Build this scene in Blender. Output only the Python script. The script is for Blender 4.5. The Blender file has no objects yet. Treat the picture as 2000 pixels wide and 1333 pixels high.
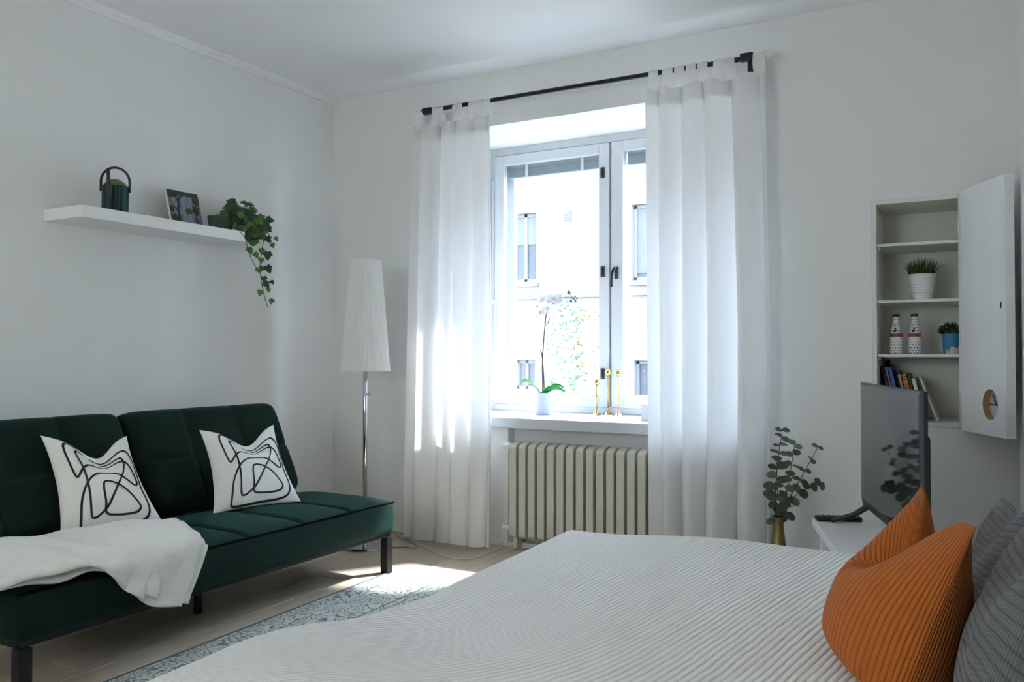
import bpy, bmesh, math, random
from math import sin, cos, pi, radians, exp, sqrt
from mathutils import Vector, Matrix

random.seed(7)
scene = bpy.context.scene
COL = scene.collection

# ---------------------------------------------------------------- camera, world, sun, exposure
cam_data = bpy.data.cameras.new('camera')
cam_data.sensor_width = 36.0
cam_data.lens = 1645.0 * 36.0 / 2000.0
cam_data.clip_start = 0.02
cam = bpy.data.objects.new('camera', cam_data)
COL.objects.link(cam)
_yaw, _pit, _rol = radians(29.05), radians(1.0), radians(0.08)
_F = Vector((-sin(_yaw) * cos(_pit), cos(_yaw) * cos(_pit), sin(_pit)))
_R = Vector((cos(_yaw), sin(_yaw), 0.0))
_U = _R.cross(_F)
_r = _R * cos(_rol) + _U * sin(_rol)
_u = _U * cos(_rol) - _R * sin(_rol)
M = Matrix((( _r.x, _u.x, -_F.x, 3.476), (_r.y, _u.y, -_F.y, -3.993), (_r.z, _u.z, -_F.z, 1.029), (0, 0, 0, 1)))
cam.matrix_world = M
scene.camera = cam

world = bpy.data.worlds.new('sky')
scene.world = world
world.use_nodes = True
bg = world.node_tree.nodes['Background']
bg.inputs['Color'].default_value = (0.61, 0.765, 1.0, 1)
bg.inputs['Strength'].default_value = 6.6

sun_data = bpy.data.lights.new('sun', 'SUN')
sun_data.energy = 6.5
sun_data.angle = radians(3.0)
sun_data.color = (0.97, 0.98, 1.0)
sun = bpy.data.objects.new('sun', sun_data)
COL.objects.link(sun)
sun.rotation_euler = Vector((-0.50, -0.75, -1.0)).to_track_quat('-Z', 'Y').to_euler()
sun.location = (8, 10, 12)

scene.view_settings.view_transform = 'Standard'
scene.view_settings.look = 'None'
scene.view_settings.gamma = 1.0
scene.view_settings.use_curve_mapping = False
scene.view_settings.exposure = 1.66
scene.cycles.max_bounces = 12
scene.cycles.diffuse_bounces = 8
scene.cycles.glossy_bounces = 4
scene.cycles.transparent_max_bounces = 16
scene.cycles.caustics_reflective = False
scene.cycles.caustics_refractive = False
scene.cycles.sample_clamp_indirect = 12.0
scene.cycles.use_denoising = True

# ---------------------------------------------------------------- materials
MATS = {}


def mat(name, color, rough=0.6, metal=0.0, var=0.0, vscale=20.0, bump=0.0, bscale=60.0, sheen=0.0,
        spec=0.5, stretch=None, color2=None, coat=0.0, sheen_tint=None):
    if name in MATS:
        return MATS[name]
    m = bpy.data.materials.new(name)
    m.use_nodes = True
    nt = m.node_tree
    b = nt.nodes['Principled BSDF']
    b.inputs['Base Color'].default_value = (*color, 1)
    b.inputs['Roughness'].default_value = rough
    b.inputs['Metallic'].default_value = metal
    b.inputs['Specular IOR Level'].default_value = spec
    b.inputs['Sheen Weight'].default_value = sheen
    b.inputs['Coat Weight'].default_value = coat
    if sheen_tint:
        b.inputs['Sheen Tint'].default_value = (*sheen_tint, 1)
    if var > 0 or color2 or bump > 0:
        tc = nt.nodes.new('ShaderNodeTexCoord')
        mp = nt.nodes.new('ShaderNodeMapping')
        nt.links.new(tc.outputs['Object'], mp.inputs['Vector'])
        if stretch:
            mp.inputs['Scale'].default_value = stretch
        if var > 0 or color2:
            n = nt.nodes.new('ShaderNodeTexNoise')
            n.inputs['Scale'].default_value = vscale
            n.inputs['Detail'].default_value = 4
            nt.links.new(mp.outputs['Vector'], n.inputs['Vector'])
            mix = nt.nodes.new('ShaderNodeMix')
            mix.data_type = 'RGBA'
            c2 = color2 if color2 else tuple(max(0, c * (1 - var)) for c in color)
            mix.inputs[6].default_value = (*color, 1)
            mix.inputs[7].default_value = (*c2, 1)
            rmp = nt.nodes.new('ShaderNodeMapRange')
            rmp.inputs[1].default_value = 0.3
            rmp.inputs[2].default_value = 0.7
            nt.links.new(n.outputs['Fac'], rmp.inputs[0])
            nt.links.new(rmp.outputs[0], mix.inputs[0])
            nt.links.new(mix.outputs[2], b.inputs['Base Color'])
        if bump > 0:
            n2 = nt.nodes.new('ShaderNodeTexNoise')
            n2.inputs['Scale'].default_value = bscale
            n2.inputs['Detail'].default_value = 3
            nt.links.new(mp.outputs['Vector'], n2.inputs['Vector'])
            bp = nt.nodes.new('ShaderNodeBump')
            bp.inputs['Strength'].default_value = bump
            bp.inputs['Distance'].default_value = 0.01
            nt.links.new(n2.outputs['Fac'], bp.inputs['Height'])
            nt.links.new(bp.outputs['Normal'], b.inputs['Normal'])
    MATS[name] = m
    return m


def cloth_thin(name, color, trans=0.4, clear=0.06):
    """thin woven cloth that lets light through"""
    m = bpy.data.materials.new(name)
    m.use_nodes = True
    nt = m.node_tree
    nt.nodes.remove(nt.nodes['Principled BSDF'])
    out = nt.nodes['Material Output']
    d = nt.nodes.new('ShaderNodeBsdfDiffuse')
    t = nt.nodes.new('ShaderNodeBsdfTranslucent')
    p = nt.nodes.new('ShaderNodeBsdfTransparent')
    tc = nt.nodes.new('ShaderNodeTexCoord')
    n = nt.nodes.new('ShaderNodeTexNoise')
    n.inputs['Scale'].default_value = 90
    mp = nt.nodes.new('ShaderNodeMapping')
    mp.inputs['Scale'].default_value = (1, 1, 5)
    nt.links.new(tc.outputs['Object'], mp.inputs['Vector'])
    nt.links.new(mp.outputs['Vector'], n.inputs['Vector'])
    cr = nt.nodes.new('ShaderNodeMix')
    cr.data_type = 'RGBA'
    cr.inputs[6].default_value = (*color, 1)
    cr.inputs[7].default_value = (*[c * 0.93 for c in color], 1)
    nt.links.new(n.outputs['Fac'], cr.inputs[0])
    nt.links.new(cr.outputs[2], d.inputs['Color'])
    nt.links.new(cr.outputs[2], t.inputs['Color'])
    m1 = nt.nodes.new('ShaderNodeMixShader')
    m1.inputs[0].default_value = trans
    nt.links.new(d.outputs[0], m1.inputs[1])
    nt.links.new(t.outputs[0], m1.inputs[2])
    m2 = nt.nodes.new('ShaderNodeMixShader')
    m2.inputs[0].default_value = clear
    nt.links.new(m1.outputs[0], m2.inputs[1])
    nt.links.new(p.outputs[0], m2.inputs[2])
    nt.links.new(m2.outputs[0], out.inputs['Surface'])
    MATS[name] = m
    return m


def glass_mat(name='window_glass', tint=(0.985, 0.99, 0.99)):
    m = bpy.data.materials.new(name)
    m.use_nodes = True
    nt = m.node_tree
    nt.nodes.remove(nt.nodes['Principled BSDF'])
    out = nt.nodes['Material Output']
    g = nt.nodes.new('ShaderNodeBsdfGlossy')
    g.inputs['Roughness'].default_value = 0.02
    t = nt.nodes.new('ShaderNodeBsdfTransparent')
    t.inputs['Color'].default_value = (*tint, 1)
    mx = nt.nodes.new('ShaderNodeMixShader')
    mx.inputs[0].default_value = 0.025
    nt.links.new(t.outputs[0], mx.inputs[1])
    nt.links.new(g.outputs[0], mx.inputs[2])
    nt.links.new(mx.outputs[0], out.inputs['Surface'])
    MATS[name] = m
    return m


def ribbed(name, color, depth=0.0025, rough=0.85, sheen=0.2, dark=0.25, noise=0.15, sharp=1.0, fine=0.0, vdir=False):
    """corded cloth: the ribs follow the first UV coordinate (one unit = one rib)"""
    m = bpy.data.materials.new(name)
    m.use_nodes = True
    nt = m.node_tree
    b = nt.nodes['Principled BSDF']
    b.inputs['Roughness'].default_value = rough
    b.inputs['Sheen Weight'].default_value = sheen
    b.inputs['Specular IOR Level'].default_value = 0.15
    uv = nt.nodes.new('ShaderNodeUVMap')
    sp = nt.nodes.new('ShaderNodeSeparateXYZ')
    nt.links.new(uv.outputs[0], sp.inputs[0])
    tc = nt.nodes.new('ShaderNodeTexCoord')
    nz = nt.nodes.new('ShaderNodeTexNoise')
    nz.inputs['Scale'].default_value = 18
    nz.inputs['Detail'].default_value = 2
    nt.links.new(tc.outputs['Object'], nz.inputs['Vector'])
    off = nt.nodes.new('ShaderNodeMath')
    off.operation = 'MULTIPLY_ADD'
    off.inputs[1].default_value = noise * 2
    nt.links.new(nz.outputs['Fac'], off.inputs[0])
    nt.links.new(sp.outputs[0], off.inputs[2])
    mu = nt.nodes.new('ShaderNodeMath')
    mu.operation = 'MULTIPLY'
    mu.inputs[1].default_value = pi
    nt.links.new(off.outputs[0], mu.inputs[0])
    si = nt.nodes.new('ShaderNodeMath')
    si.operation = 'SINE'
    nt.links.new(mu.outputs[0], si.inputs[0])
    ab = nt.nodes.new('ShaderNodeMath')
    ab.operation = 'ABSOLUTE'
    nt.links.new(si.outputs[0], ab.inputs[0])
    pw = nt.nodes.new('ShaderNodeMath')
    pw.operation = 'POWER'
    pw.inputs[1].default_value = sharp
    nt.links.new(ab.outputs[0], pw.inputs[0])
    h = pw.outputs[0]
    if fine > 0:
        m3 = nt.nodes.new('ShaderNodeMath')
        m3.operation = 'MULTIPLY'
        m3.inputs[1].default_value = pi
        nt.links.new(sp.outputs[1], m3.inputs[0])
        s3 = nt.nodes.new('ShaderNodeMath')
        s3.operation = 'SINE'
        nt.links.new(m3.outputs[0], s3.inputs[0])
        a3 = nt.nodes.new('ShaderNodeMath')
        a3.operation = 'ABSOLUTE'
        nt.links.new(s3.outputs[0], a3.inputs[0])
        ad = nt.nodes.new('ShaderNodeMath')
        ad.operation = 'MULTIPLY_ADD'
        ad.inputs[1].default_value = fine
        nt.links.new(a3.outputs[0], ad.inputs[0])
        nt.links.new(h, ad.inputs[2])
        h = ad.outputs[0]
    bp = nt.nodes.new('ShaderNodeBump')
    bp.inputs['Strength'].default_value = 1.0
    bp.inputs['Distance'].default_value = depth
    nt.links.new(h, bp.inputs['Height'])
    nt.links.new(bp.outputs['Normal'], b.inputs['Normal'])
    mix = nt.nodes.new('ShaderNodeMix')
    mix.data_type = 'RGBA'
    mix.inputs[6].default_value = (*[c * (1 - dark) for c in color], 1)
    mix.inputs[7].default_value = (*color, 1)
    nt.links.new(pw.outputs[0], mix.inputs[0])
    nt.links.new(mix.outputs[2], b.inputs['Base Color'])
    MATS[name] = m
    return m


WALL = mat('wall_paint', (0.80, 0.80, 0.785), 0.9, bump=0.03, bscale=120, spec=0.1)
CEIL = mat('ceiling_paint', (0.84, 0.84, 0.84), 0.95, spec=0.1)
WHITE = mat('white_lacquer', (0.82, 0.82, 0.81), 0.4)
TRIM = mat('white_trim', (0.84, 0.84, 0.83), 0.5)
GLOSSW = mat('white_gloss', (0.62, 0.64, 0.66), 0.25)
CUPW = mat('cupboard_paint', (0.74, 0.74, 0.68), 0.5, var=0.06, vscale=8)
BLACKM = mat('black_metal', (0.018, 0.018, 0.022), 0.4, metal=0.6)
DARKM = mat('dark_leg_metal', (0.010, 0.010, 0.014), 0.5, metal=0.5)
CHROME = mat('chrome', (0.62, 0.62, 0.64), 0.12, metal=1.0)
STEEL = mat('dark_steel', (0.13, 0.13, 0.15), 0.3, metal=0.9)
BRASS = mat('brass', (0.50, 0.36, 0.15), 0.22, metal=1.0)
OLDBRASS = mat('aged_brass', (0.34, 0.26, 0.11), 0.38, metal=0.85, var=0.3, vscale=12)
CREAMP = mat('cream_enamel', (0.62, 0.60, 0.50), 0.4, var=0.05)
PLASTIC = mat('black_plastic', (0.015, 0.014, 0.014), 0.35)
SCREEN = mat('screen_glass', (0.012, 0.012, 0.013), 0.05, spec=0.9)
GREEN = mat('green_velvet', (0.0022, 0.0135, 0.0095), 0.75, sheen=0.16, sheen_tint=(0.12, 0.5, 0.4), spec=0.15,
            color2=(0.0015, 0.009, 0.0065), vscale=9, bump=0.05, bscale=400)
GREENP = mat('green_piping', (0.0012, 0.006, 0.0045), 0.9, spec=0.05)
CUSH = mat('cushion_linen', (0.86, 0.84, 0.78), 0.95, bump=0.08, bscale=300, spec=0.1, var=0.04)
INK = mat('black_print', (0.018, 0.019, 0.02), 0.8)
THROW = mat('fleece', (0.80, 0.78, 0.72), 0.98, bump=0.25, bscale=160, var=0.08, vscale=30, sheen=0.3, spec=0.05)
CERAM = mat('white_ceramic', (0.72, 0.72, 0.72), 0.35)
CERAB = mat('shade_tinted_ceramic', (0.50, 0.54, 0.64), 0.4)  # white pot: the blue of its shade is put into the base colour
SOIL = mat('soil', (0.03, 0.02, 0.012), 0.95, bump=0.3)
LEAFD = mat('ivy_leaf_dark', (0.022, 0.060, 0.016), 0.4, var=0.4, vscale=30)
LEAFL = mat('ivy_leaf_light', (0.07, 0.20, 0.028), 0.45, var=0.3, vscale=30)
STEM = mat('vine_stem', (0.05, 0.035, 0.025), 0.7)
EUCA = mat('eucalyptus_leaf', (0.075, 0.115, 0.055), 0.5, var=0.35, vscale=20)
EUCB = mat('eucalyptus_leaf_light', (0.14, 0.19, 0.12), 0.5, var=0.3, vscale=20)
ORCHL = mat('orchid_leaf', (0.02, 0.24, 0.03), 0.3, var=0.2)
PETAL = cloth_thin('orchid_petal', (0.74, 0.735, 0.77), 0.22, 0.0)
LIP = mat('orchid_lip', (0.75, 0.45, 0.20), 0.5)
BUDM = mat('orchid_bud', (0.10, 0.09, 0.06), 0.5)
ORST = mat('orchid_stem', (0.035, 0.018, 0.022), 0.6)
GRASS = mat('grass_blade', (0.085, 0.14, 0.02), 0.5, var=0.5, vscale=40)
MOSS = mat('moss_leaf', (0.035, 0.075, 0.012), 0.6, var=0.5, vscale=40)
CURT = cloth_thin('curtain_voile', (0.89, 0.88, 0.87), 0.27, 0.015)
SHADE = cloth_thin('lamp_shade_cloth', (0.95, 0.94, 0.92), 0.16, 0.0)
GLASS = glass_mat()
GLASSW = glass_mat('warm_fill_glass', (0.99, 0.925, 0.82))  # tint added to warm the fill light from the rear window
BEDSP = ribbed('bedspread_cord', (0.87, 0.86, 0.82), 0.0030, dark=0.10, noise=0.25, sharp=0.8)
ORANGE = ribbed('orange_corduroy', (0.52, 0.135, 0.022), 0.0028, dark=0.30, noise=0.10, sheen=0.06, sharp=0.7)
GREYK = ribbed('grey_knit', (0.125, 0.125, 0.13), 0.004, dark=0.55, noise=0.2, sharp=0.4, fine=0.3)
MATT = mat('mattress_ticking', (0.7, 0.7, 0.68), 0.9)
WOODB = mat('bed_base_wood', (0.35, 0.26, 0.17), 0.6, var=0.2, stretch=(1, 8, 8))
TANW = mat('raw_wood', (0.45, 0.29, 0.13), 0.7)
BLINDM = mat('blind_slat_grey', (0.42, 0.48, 0.52), 0.4, metal=0.3)

PLANK = [mat('floor_plank_%d' % i, c, 0.5, var=0.22, vscale=5, stretch=(14, 1, 14), spec=0.4, bump=0.03, bscale=30)
         for i, c in enumerate([(0.58, 0.485, 0.37), (0.54, 0.45, 0.34), (0.61, 0.515, 0.40), (0.51, 0.42, 0.31)])]

# rug: pale ground, grey-green scrolls, hint of rose
def rug_mat():
    m = bpy.data.materials.new('rug_pile')
    m.use_nodes = True
    nt = m.node_tree
    b = nt.nodes['Principled BSDF']
    b.inputs['Roughness'].default_value = 0.95
    b.inputs['Specular IOR Level'].default_value = 0.05
    uv = nt.nodes.new('ShaderNodeUVMap')
    sp = nt.nodes.new('ShaderNodeSeparateXYZ')
    nt.links.new(uv.outputs[0], sp.inputs[0])
    # warped voronoi cell rings give floral scrolls
    nz = nt.nodes.new('ShaderNodeTexNoise')
    nz.inputs['Scale'].default_value = 14
    nt.links.new(uv.outputs[0], nz.inputs['Vector'])
    add = nt.nodes.new('ShaderNodeVectorMath')
    add.operation = 'MULTIPLY_ADD'
    add.inputs[1].default_value = (0.10, 0.10, 0)
    nt.links.new(nz.outputs['Color'], add.inputs[0])
    nt.links.new(uv.outputs[0], add.inputs[2])
    vo = nt.nodes.new('ShaderNodeTexVoronoi')
    vo.inputs['Scale'].default_value = 13
    nt.links.new(add.outputs[0], vo.inputs['Vector'])
    mm = nt.nodes.new('ShaderNodeMath')
    mm.operation = 'MULTIPLY'
    mm.inputs[1].default_value = 30
    nt.links.new(vo.outputs['Distance'], mm.inputs[0])
    sn = nt.nodes.new('ShaderNodeMath')
    sn.operation = 'SINE'
    nt.links.new(mm.outputs[0], sn.inputs[0])
    n2 = nt.nodes.new('ShaderNodeTexNoise')
    n2.inputs['Scale'].default_value = 75
    n2.inputs['Detail'].default_value = 3
    nt.links.new(uv.outputs[0], n2.inputs['Vector'])
    sm = nt.nodes.new('ShaderNodeMath')
    sm.operation = 'MULTIPLY_ADD'
    sm.inputs[1].default_value = 2.6
    nt.links.new(n2.outputs['Fac'], sm.inputs[0])
    nt.links.new(sn.outputs[0], sm.inputs[2])
    th = nt.nodes.new('ShaderNodeMapRange')
    th.inputs[1].default_value = 1.75
    th.inputs[2].default_value = 2.05
    nt.links.new(sm.outputs[0], th.inputs[0])
    mx = nt.nodes.new('ShaderNodeMix')
    mx.data_type = 'RGBA'
    mx.inputs[6].default_value = (0.50, 0.51, 0.46, 1)
    mx.inputs[7].default_value = (0.17, 0.185, 0.18, 1)
    nt.links.new(th.outputs[0], mx.inputs[0])
    # rose tint in the heart of some cells
    t2 = nt.nodes.new('ShaderNodeMapRange')
    t2.inputs[1].default_value = 0.22
    t2.inputs[2].default_value = 0.05
    nt.links.new(vo.outputs['Distance'], t2.inputs[0])
    m2 = nt.nodes.new('ShaderNodeMix')
    m2.data_type = 'RGBA'
    m2.inputs[7].default_value = (0.42, 0.28, 0.20, 1)
    t3 = nt.nodes.new('ShaderNodeMath')
    t3.operation = 'MULTIPLY'
    t3.inputs[1].default_value = 0.55
    nt.links.new(t2.outputs[0], t3.inputs[0])
    nt.links.new(t3.outputs[0], m2.inputs[0])
    nt.links.new(mx.outputs[2], m2.inputs[6])
    # stripes of the border: dark fine lines parallel to the edge (u in metres from the left edge)
    def stripe(center, width, col, prev):
        s = nt.nodes.new('ShaderNodeMath')
        s.operation = 'SUBTRACT'
        s.inputs[1].default_value = center
        nt.links.new(sp.outputs[0], s.inputs[0])
        a = nt.nodes.new('ShaderNodeMath')
        a.operation = 'ABSOLUTE'
        nt.links.new(s.outputs[0], a.inputs[0])
        l = nt.nodes.new('ShaderNodeMath')
        l.operation = 'LESS_THAN'
        l.inputs[1].default_value = width
        nt.links.new(a.outputs[0], l.inputs[0])
        x = nt.nodes.new('ShaderNodeMix')
        x.data_type = 'RGBA'
        x.inputs[7].default_value = (*col, 1)
        nt.links.new(l.outputs[0], x.inputs[0])
        nt.links.new(prev, x.inputs[6])
        return x.outputs[2]
    o = stripe(0.007, 0.007, (0.11, 0.15, 0.16), m2.outputs[2])
    o = stripe(0.034, 0.003, (0.25, 0.28, 0.27), o)
    o = stripe(0.055, 0.002, (0.22, 0.25, 0.25), o)
    o = stripe(0.30, 0.004, (0.16, 0.18, 0.19), o)
    o = stripe(0.33, 0.003, (0.2, 0.22, 0.22), o)
    nt.links.new(o, b.inputs['Base Color'])
    return m


RUG = rug_mat()


def dots_mat():
    """white bottle with dark dots, UV in dot units"""
    m = bpy.data.materials.new('dotted_sleeve')
    m.use_nodes = True
    nt = m.node_tree
    b = nt.nodes['Principled BSDF']
    b.inputs['Roughness'].default_value = 0.35
    uv = nt.nodes.new('ShaderNodeUVMap')
    sp = nt.nodes.new('ShaderNodeSeparateXYZ')
    nt.links.new(uv.outputs[0], sp.inputs[0])

    def m1(op, a, v=None):
        n = nt.nodes.new('ShaderNodeMath')
        n.operation = op
        if hasattr(a, 'links'):
            nt.links.new(a, n.inputs[0])
        else:
            n.inputs[0].default_value = a
        if v is not None:
            if hasattr(v, 'links'):
                nt.links.new(v, n.inputs[1])
            else:
                n.inputs[1].default_value = v
        return n.outputs[0]
    row = m1('FLOOR', sp.outputs[1])
    shift = m1('MULTIPLY', row, 0.5)
    fu = m1('SUBTRACT', m1('FRACT', m1('ADD', sp.outputs[0], shift)), 0.5)
    fv = m1('SUBTRACT', m1('FRACT', sp.outputs[1]), 0.5)
    d = m1('ADD', m1('MULTIPLY', fu, fu), m1('MULTIPLY', fv, fv))
    l = m1('LESS_THAN', d, 0.055)
    y = m1('LESS_THAN', m1('ABSOLUTE', m1('SUBTRACT', sp.outputs[1], 5.0)), 1.0)
    mxd = nt.nodes.new('ShaderNodeMix')
    mxd.data_type = 'RGBA'
    mxd.inputs[6].default_value = (0.06, 0.05, 0.07, 1)
    mxd.inputs[7].default_value = (0.55, 0.50, 0.08, 1)
    nt.links.new(y, mxd.inputs[0])
    mx = nt.nodes.new('ShaderNodeMix')
    mx.data_type = 'RGBA'
    mx.inputs[6].default_value = (0.74, 0.73, 0.74, 1)
    nt.links.new(mxd.outputs[2], mx.inputs[7])
    nt.links.new(l, mx.inputs[0])
    nt.links.new(mx.outputs[2], b.inputs['Base Color'])
    return m


DOTS = dots_mat()

# ---------------------------------------------------------------- mesh helpers


class MB:
    def __init__(self):
        self.v, self.f, self.uv = [], [], {}

    def box(self, x0, x1, y0, y1, z0, z1, mtx=None):
        n = len(self.v)
        p = [(x0, y0, z0), (x1, y0, z0), (x1, y1, z0), (x0, y1, z0), (x0, y0, z1), (x1, y0, z1), (x1, y1, z1), (x0, y1, z1)]
        if mtx:
            p = [tuple(mtx @ Vector(q)) for q in p]
        self.v += p
        self.f += [tuple(n + i for i in q) for q in ((0, 3, 2, 1), (4, 5, 6, 7), (0, 1, 5, 4), (1, 2, 6, 5), (2, 3, 7, 6), (3, 0, 4, 7))]
        return self

    def tube(self, pts, rad, n=10, cap=True, closed=False):
        pts = [Vector(p) for p in pts]
        rad = rad if isinstance(rad, (list, tuple)) else [rad] * len(pts)
        base = len(self.v)
        up = None
        for i, p in enumerate(pts):
            a = pts[i - 1] if (i > 0 or closed) else p
            c = pts[(i + 1) % len(pts)] if (i < len(pts) - 1 or closed) else p
            t = (c - a).normalized()
            if up is None:
                up = Vector((0, 0, 1)) if abs(t.z) < 0.9 else Vector((1, 0, 0))
            s = t.cross(up)
            if s.length < 1e-6:
                s = t.cross(Vector((0.3, 0.9, 0.1)))
            s.normalize()
            up = s.cross(t).normalized()
            for k in range(n):
                q = p + (s * cos(2 * pi * k / n) + up * sin(2 * pi * k / n)) * rad[i]
                self.v.append(tuple(q))
        m = len(pts)
        for i in range(m if closed else m - 1):
            j = (i + 1) % m
            for k in range(n):
                self.f.append((base + i * n + k, base + i * n + (k + 1) % n, base + j * n + (k + 1) % n, base + j * n + k))
        if cap and not closed:
            self.f.append(tuple(base + k for k in range(n))[::-1])
            self.f.append(tuple(base + (m - 1) * n + k for k in range(n)))
        return self

    def lathe(self, prof, n=28, c=(0, 0, 0), uvs=None):
        base = len(self.v)
        for (r, z) in prof:
            for k in range(n):
                a = 2 * pi * k / n
                self.v.append((c[0] + r * cos(a), c[1] + r * sin(a), c[2] + z))
        m = len(prof)
        for i in range(m - 1):
            for k in range(n):
                self.f.append((base + i * n + k, base + i * n + (k + 1) % n, base + (i + 1) * n + (k + 1) % n, base + (i + 1) * n + k))
        if prof[0][0] > 1e-5:
            self.f.append(tuple(base + k for k in range(n))[::-1])
        if prof[-1][0] > 1e-5:
            self.f.append(tuple(base + (m - 1) * n + k for k in range(n)))
        return self

    def grid(self, fn, nu, nv, us=None, vs=None, uvfn=None, flip=False):
        base = len(self.v)
        us = us or [i / nu for i in range(nu + 1)]
        vs = vs or [j / nv for j in range(nv + 1)]
        for j, b in enumerate(vs):
            for i, a in enumerate(us):
                self.v.append(tuple(fn(a, b)))
                if uvfn:
                    self.uv[len(self.v) - 1] = uvfn(a, b)
        w = len(us)
        for j in range(len(vs) - 1):
            for i in range(w - 1):
                q = (base + j * w + i, base + j * w + i + 1, base + (j + 1) * w + i + 1, base + (j + 1) * w + i)
                self.f.append(q[::-1] if flip else q)
        return self

    def poly(self, pts):
        n = len(self.v)
        self.v += [tuple(p) for p in pts]
        self.f.append(tuple(range(n, n + len(pts))))
        return self

    def prism(self, pts2, fn0, fn1):
        """closed outline pts2 mapped by two functions -> a slab"""
        n = len(self.v)
        k = len(pts2)
        self.v += [tuple(fn0(p)) for p in pts2] + [tuple(fn1(p)) for p in pts2]
        self.f.append(tuple(range(n, n + k))[::-1])
        self.f.append(tuple(range(n + k, n + 2 * k)))
        for i in range(k):
            j = (i + 1) % k
            self.f.append((n + i, n + j, n + k + j, n + k + i))
        return self

    def mesh(self, name, material, smooth=False, bevel=0.0, seg=2, weld=False, auto=None):
        me = bpy.data.meshes.new(name)
        me.from_pydata(self.v, [], self.f)
        if self.uv:
            ul = me.uv_layers.new(name='UVMap')
            for l in me.loops:
                ul.data[l.index].uv = self.uv.get(l.vertex_index, (0, 0))
        bm = bmesh.new()
        bm.from_mesh(me)
        if weld:
            bmesh.ops.remove_doubles(bm, verts=bm.verts, dist=1e-5)
        if bevel > 0:
            bmesh.ops.bevel(bm, geom=list(bm.edges), offset=bevel, segments=seg, profile=0.6, affect='EDGES', clamp_overlap=True)
        bmesh.ops.recalc_face_normals(bm, faces=bm.faces)
        bm.to_mesh(me)
        bm.free()
        if smooth:
            me.polygons.foreach_set('use_smooth', [True] * len(me.polygons))
        if auto is not None:
            me.polygons.foreach_set('use_smooth', [True] * len(me.polygons))
            try:
                me.set_sharp_from_angle(angle=radians(auto))
            except Exception:
                pass
        me.materials.append(material)
        return me

    def build(self, name, material, parent=None, **k):
        return link(name, self.mesh(name, material, **k), parent)


def link(name, me, parent=None):
    o = bpy.data.objects.new(name, me)
    COL.objects.link(o)
    if parent is not None:
        o.parent = parent
    return o


def tag(o, label, cat, group=None):
    o['label'] = label
    o['category'] = cat
    if group:
        o['group'] = group
    return o


def thing(name, loc, label, cat, group=None, rotz=0.0):
    o = bpy.data.objects.new(name, None)
    COL.objects.link(o)
    o.location = loc
    o.rotation_euler = (0, 0, rotz)
    o.empty_display_size = 0.05
    return tag(o, label, cat, group)


def struct(o, label=None):
    o['kind'] = 'structure'
    if label:
        o['label'] = label
    return o


def copy_tree(o, parent=None):
    c = o.copy()
    COL.objects.link(c)
    if parent is not None:
        c.parent = parent
    for ch in list(o.children):
        copy_tree(ch, c)
    return c


def smooth01(a, b, x):
    t = min(1, max(0, (x - a) / (b - a)))
    return t * t * (3 - 2 * t)


def spline(pts, n=8, closed=False):
    """Catmull-Rom through points"""
    P = [Vector(p) for p in pts]
    out = []
    m = len(P)
    for i in range(m if closed else m - 1):
        p0 = P[i - 1] if (i > 0 or closed) else P[0]
        p1 = P[i]
        p2 = P[(i + 1) % m]
        p3 = P[(i + 2) % m] if (i + 2 < m or closed) else P[-1]
        for k in range(n):
            t = k / n
            out.append(0.5 * ((2 * p1) + (-p0 + p2) * t + (2 * p0 - 5 * p1 + 4 * p2 - p3) * t * t + (-p0 + 3 * p1 - 3 * p2 + p3) * t ** 3))
    if not closed:
        out.append(P[-1])
    return out


def interp(tab, x):
    if x <= tab[0][0]:
        return tab[0][1]
    for (a, b), (c, d) in zip(tab, tab[1:]):
        if x <= c:
            t = (x - a) / (c - a)
            return b + (d - b) * t
    return tab[-1][1]


# ================================================================ THE ROOM
XR, YN, ZC = 3.615, -5.4, 2.6
# floor: slab with single planks
fl = struct(MB().box(-0.2, 3.8, YN - 0.2, 0.0, -0.12, -0.012).build('floor', mat('floor_underlay', (0.12, 0.09, 0.06), 0.9)), 'light wood plank floor')
pw_, plen = 0.187, 1.28
plank_me = [MB().box(0.0008, pw_ - 0.0008, 0.0008, plen - 0.0008, -0.012, 0.0).mesh('plank', PLANK[i], bevel=0.0012, seg=1) for i in range(4)]
nx = int(math.ceil(XR / pw_))
for i in range(nx):
    y = YN - 0.1 - (i * 0.47 % 1.28)
    k = 0
    while y < 0:
        y1 = min(y + plen, 0.0)
        if y1 - y > 0.02 and y1 > YN:
            if abs(y1 - y - plen) < 1e-4:
                o = link('plank', plank_me[(i * 3 + k * 2 + (i * k) % 3) % 4], fl)
            else:
                o = link('plank', plank_me[(i * 3 + k * 2 + (i * k) % 3) % 4], fl)
                o.scale = (1, (y1 - y) / plen, 1)
            o.location = (i * pw_, y, 0)
        y = y1 if y1 < 0 else 1
        k += 1

struct(MB().box(-0.2, 3.8, YN - 0.2, 0.65, ZC + 0.012, ZC + 0.2).build('ceiling', CEIL), 'white ceiling')
struct(MB().box(-0.2, 0.0, YN, 0.0, -0.012, ZC + 0.012).build('wall_left', WALL), 'pale painted wall on the left')
struct(MB().box(XR, 3.8, YN, 0.0, -0.012, ZC + 0.012).build('wall_right', WALL), 'pale painted wall on the right')
VX0, VX1, VZ0, VZ1 = 1.2, 2.4, 1.0, 2.0  # unseen window opening, added to brighten the room from behind the camera
struct(MB().box(-0.2, VX0, YN - 0.2, YN, -0.012, ZC + 0.012).box(VX1, 3.8, YN - 0.2, YN, -0.012, ZC + 0.012)
       .box(VX0, VX1, YN - 0.2, YN, -0.012, VZ0).box(VX0, VX1, YN - 0.2, YN, VZ1, ZC + 0.012).build('wall_front', WALL), 'pale painted wall behind the camera')
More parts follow.
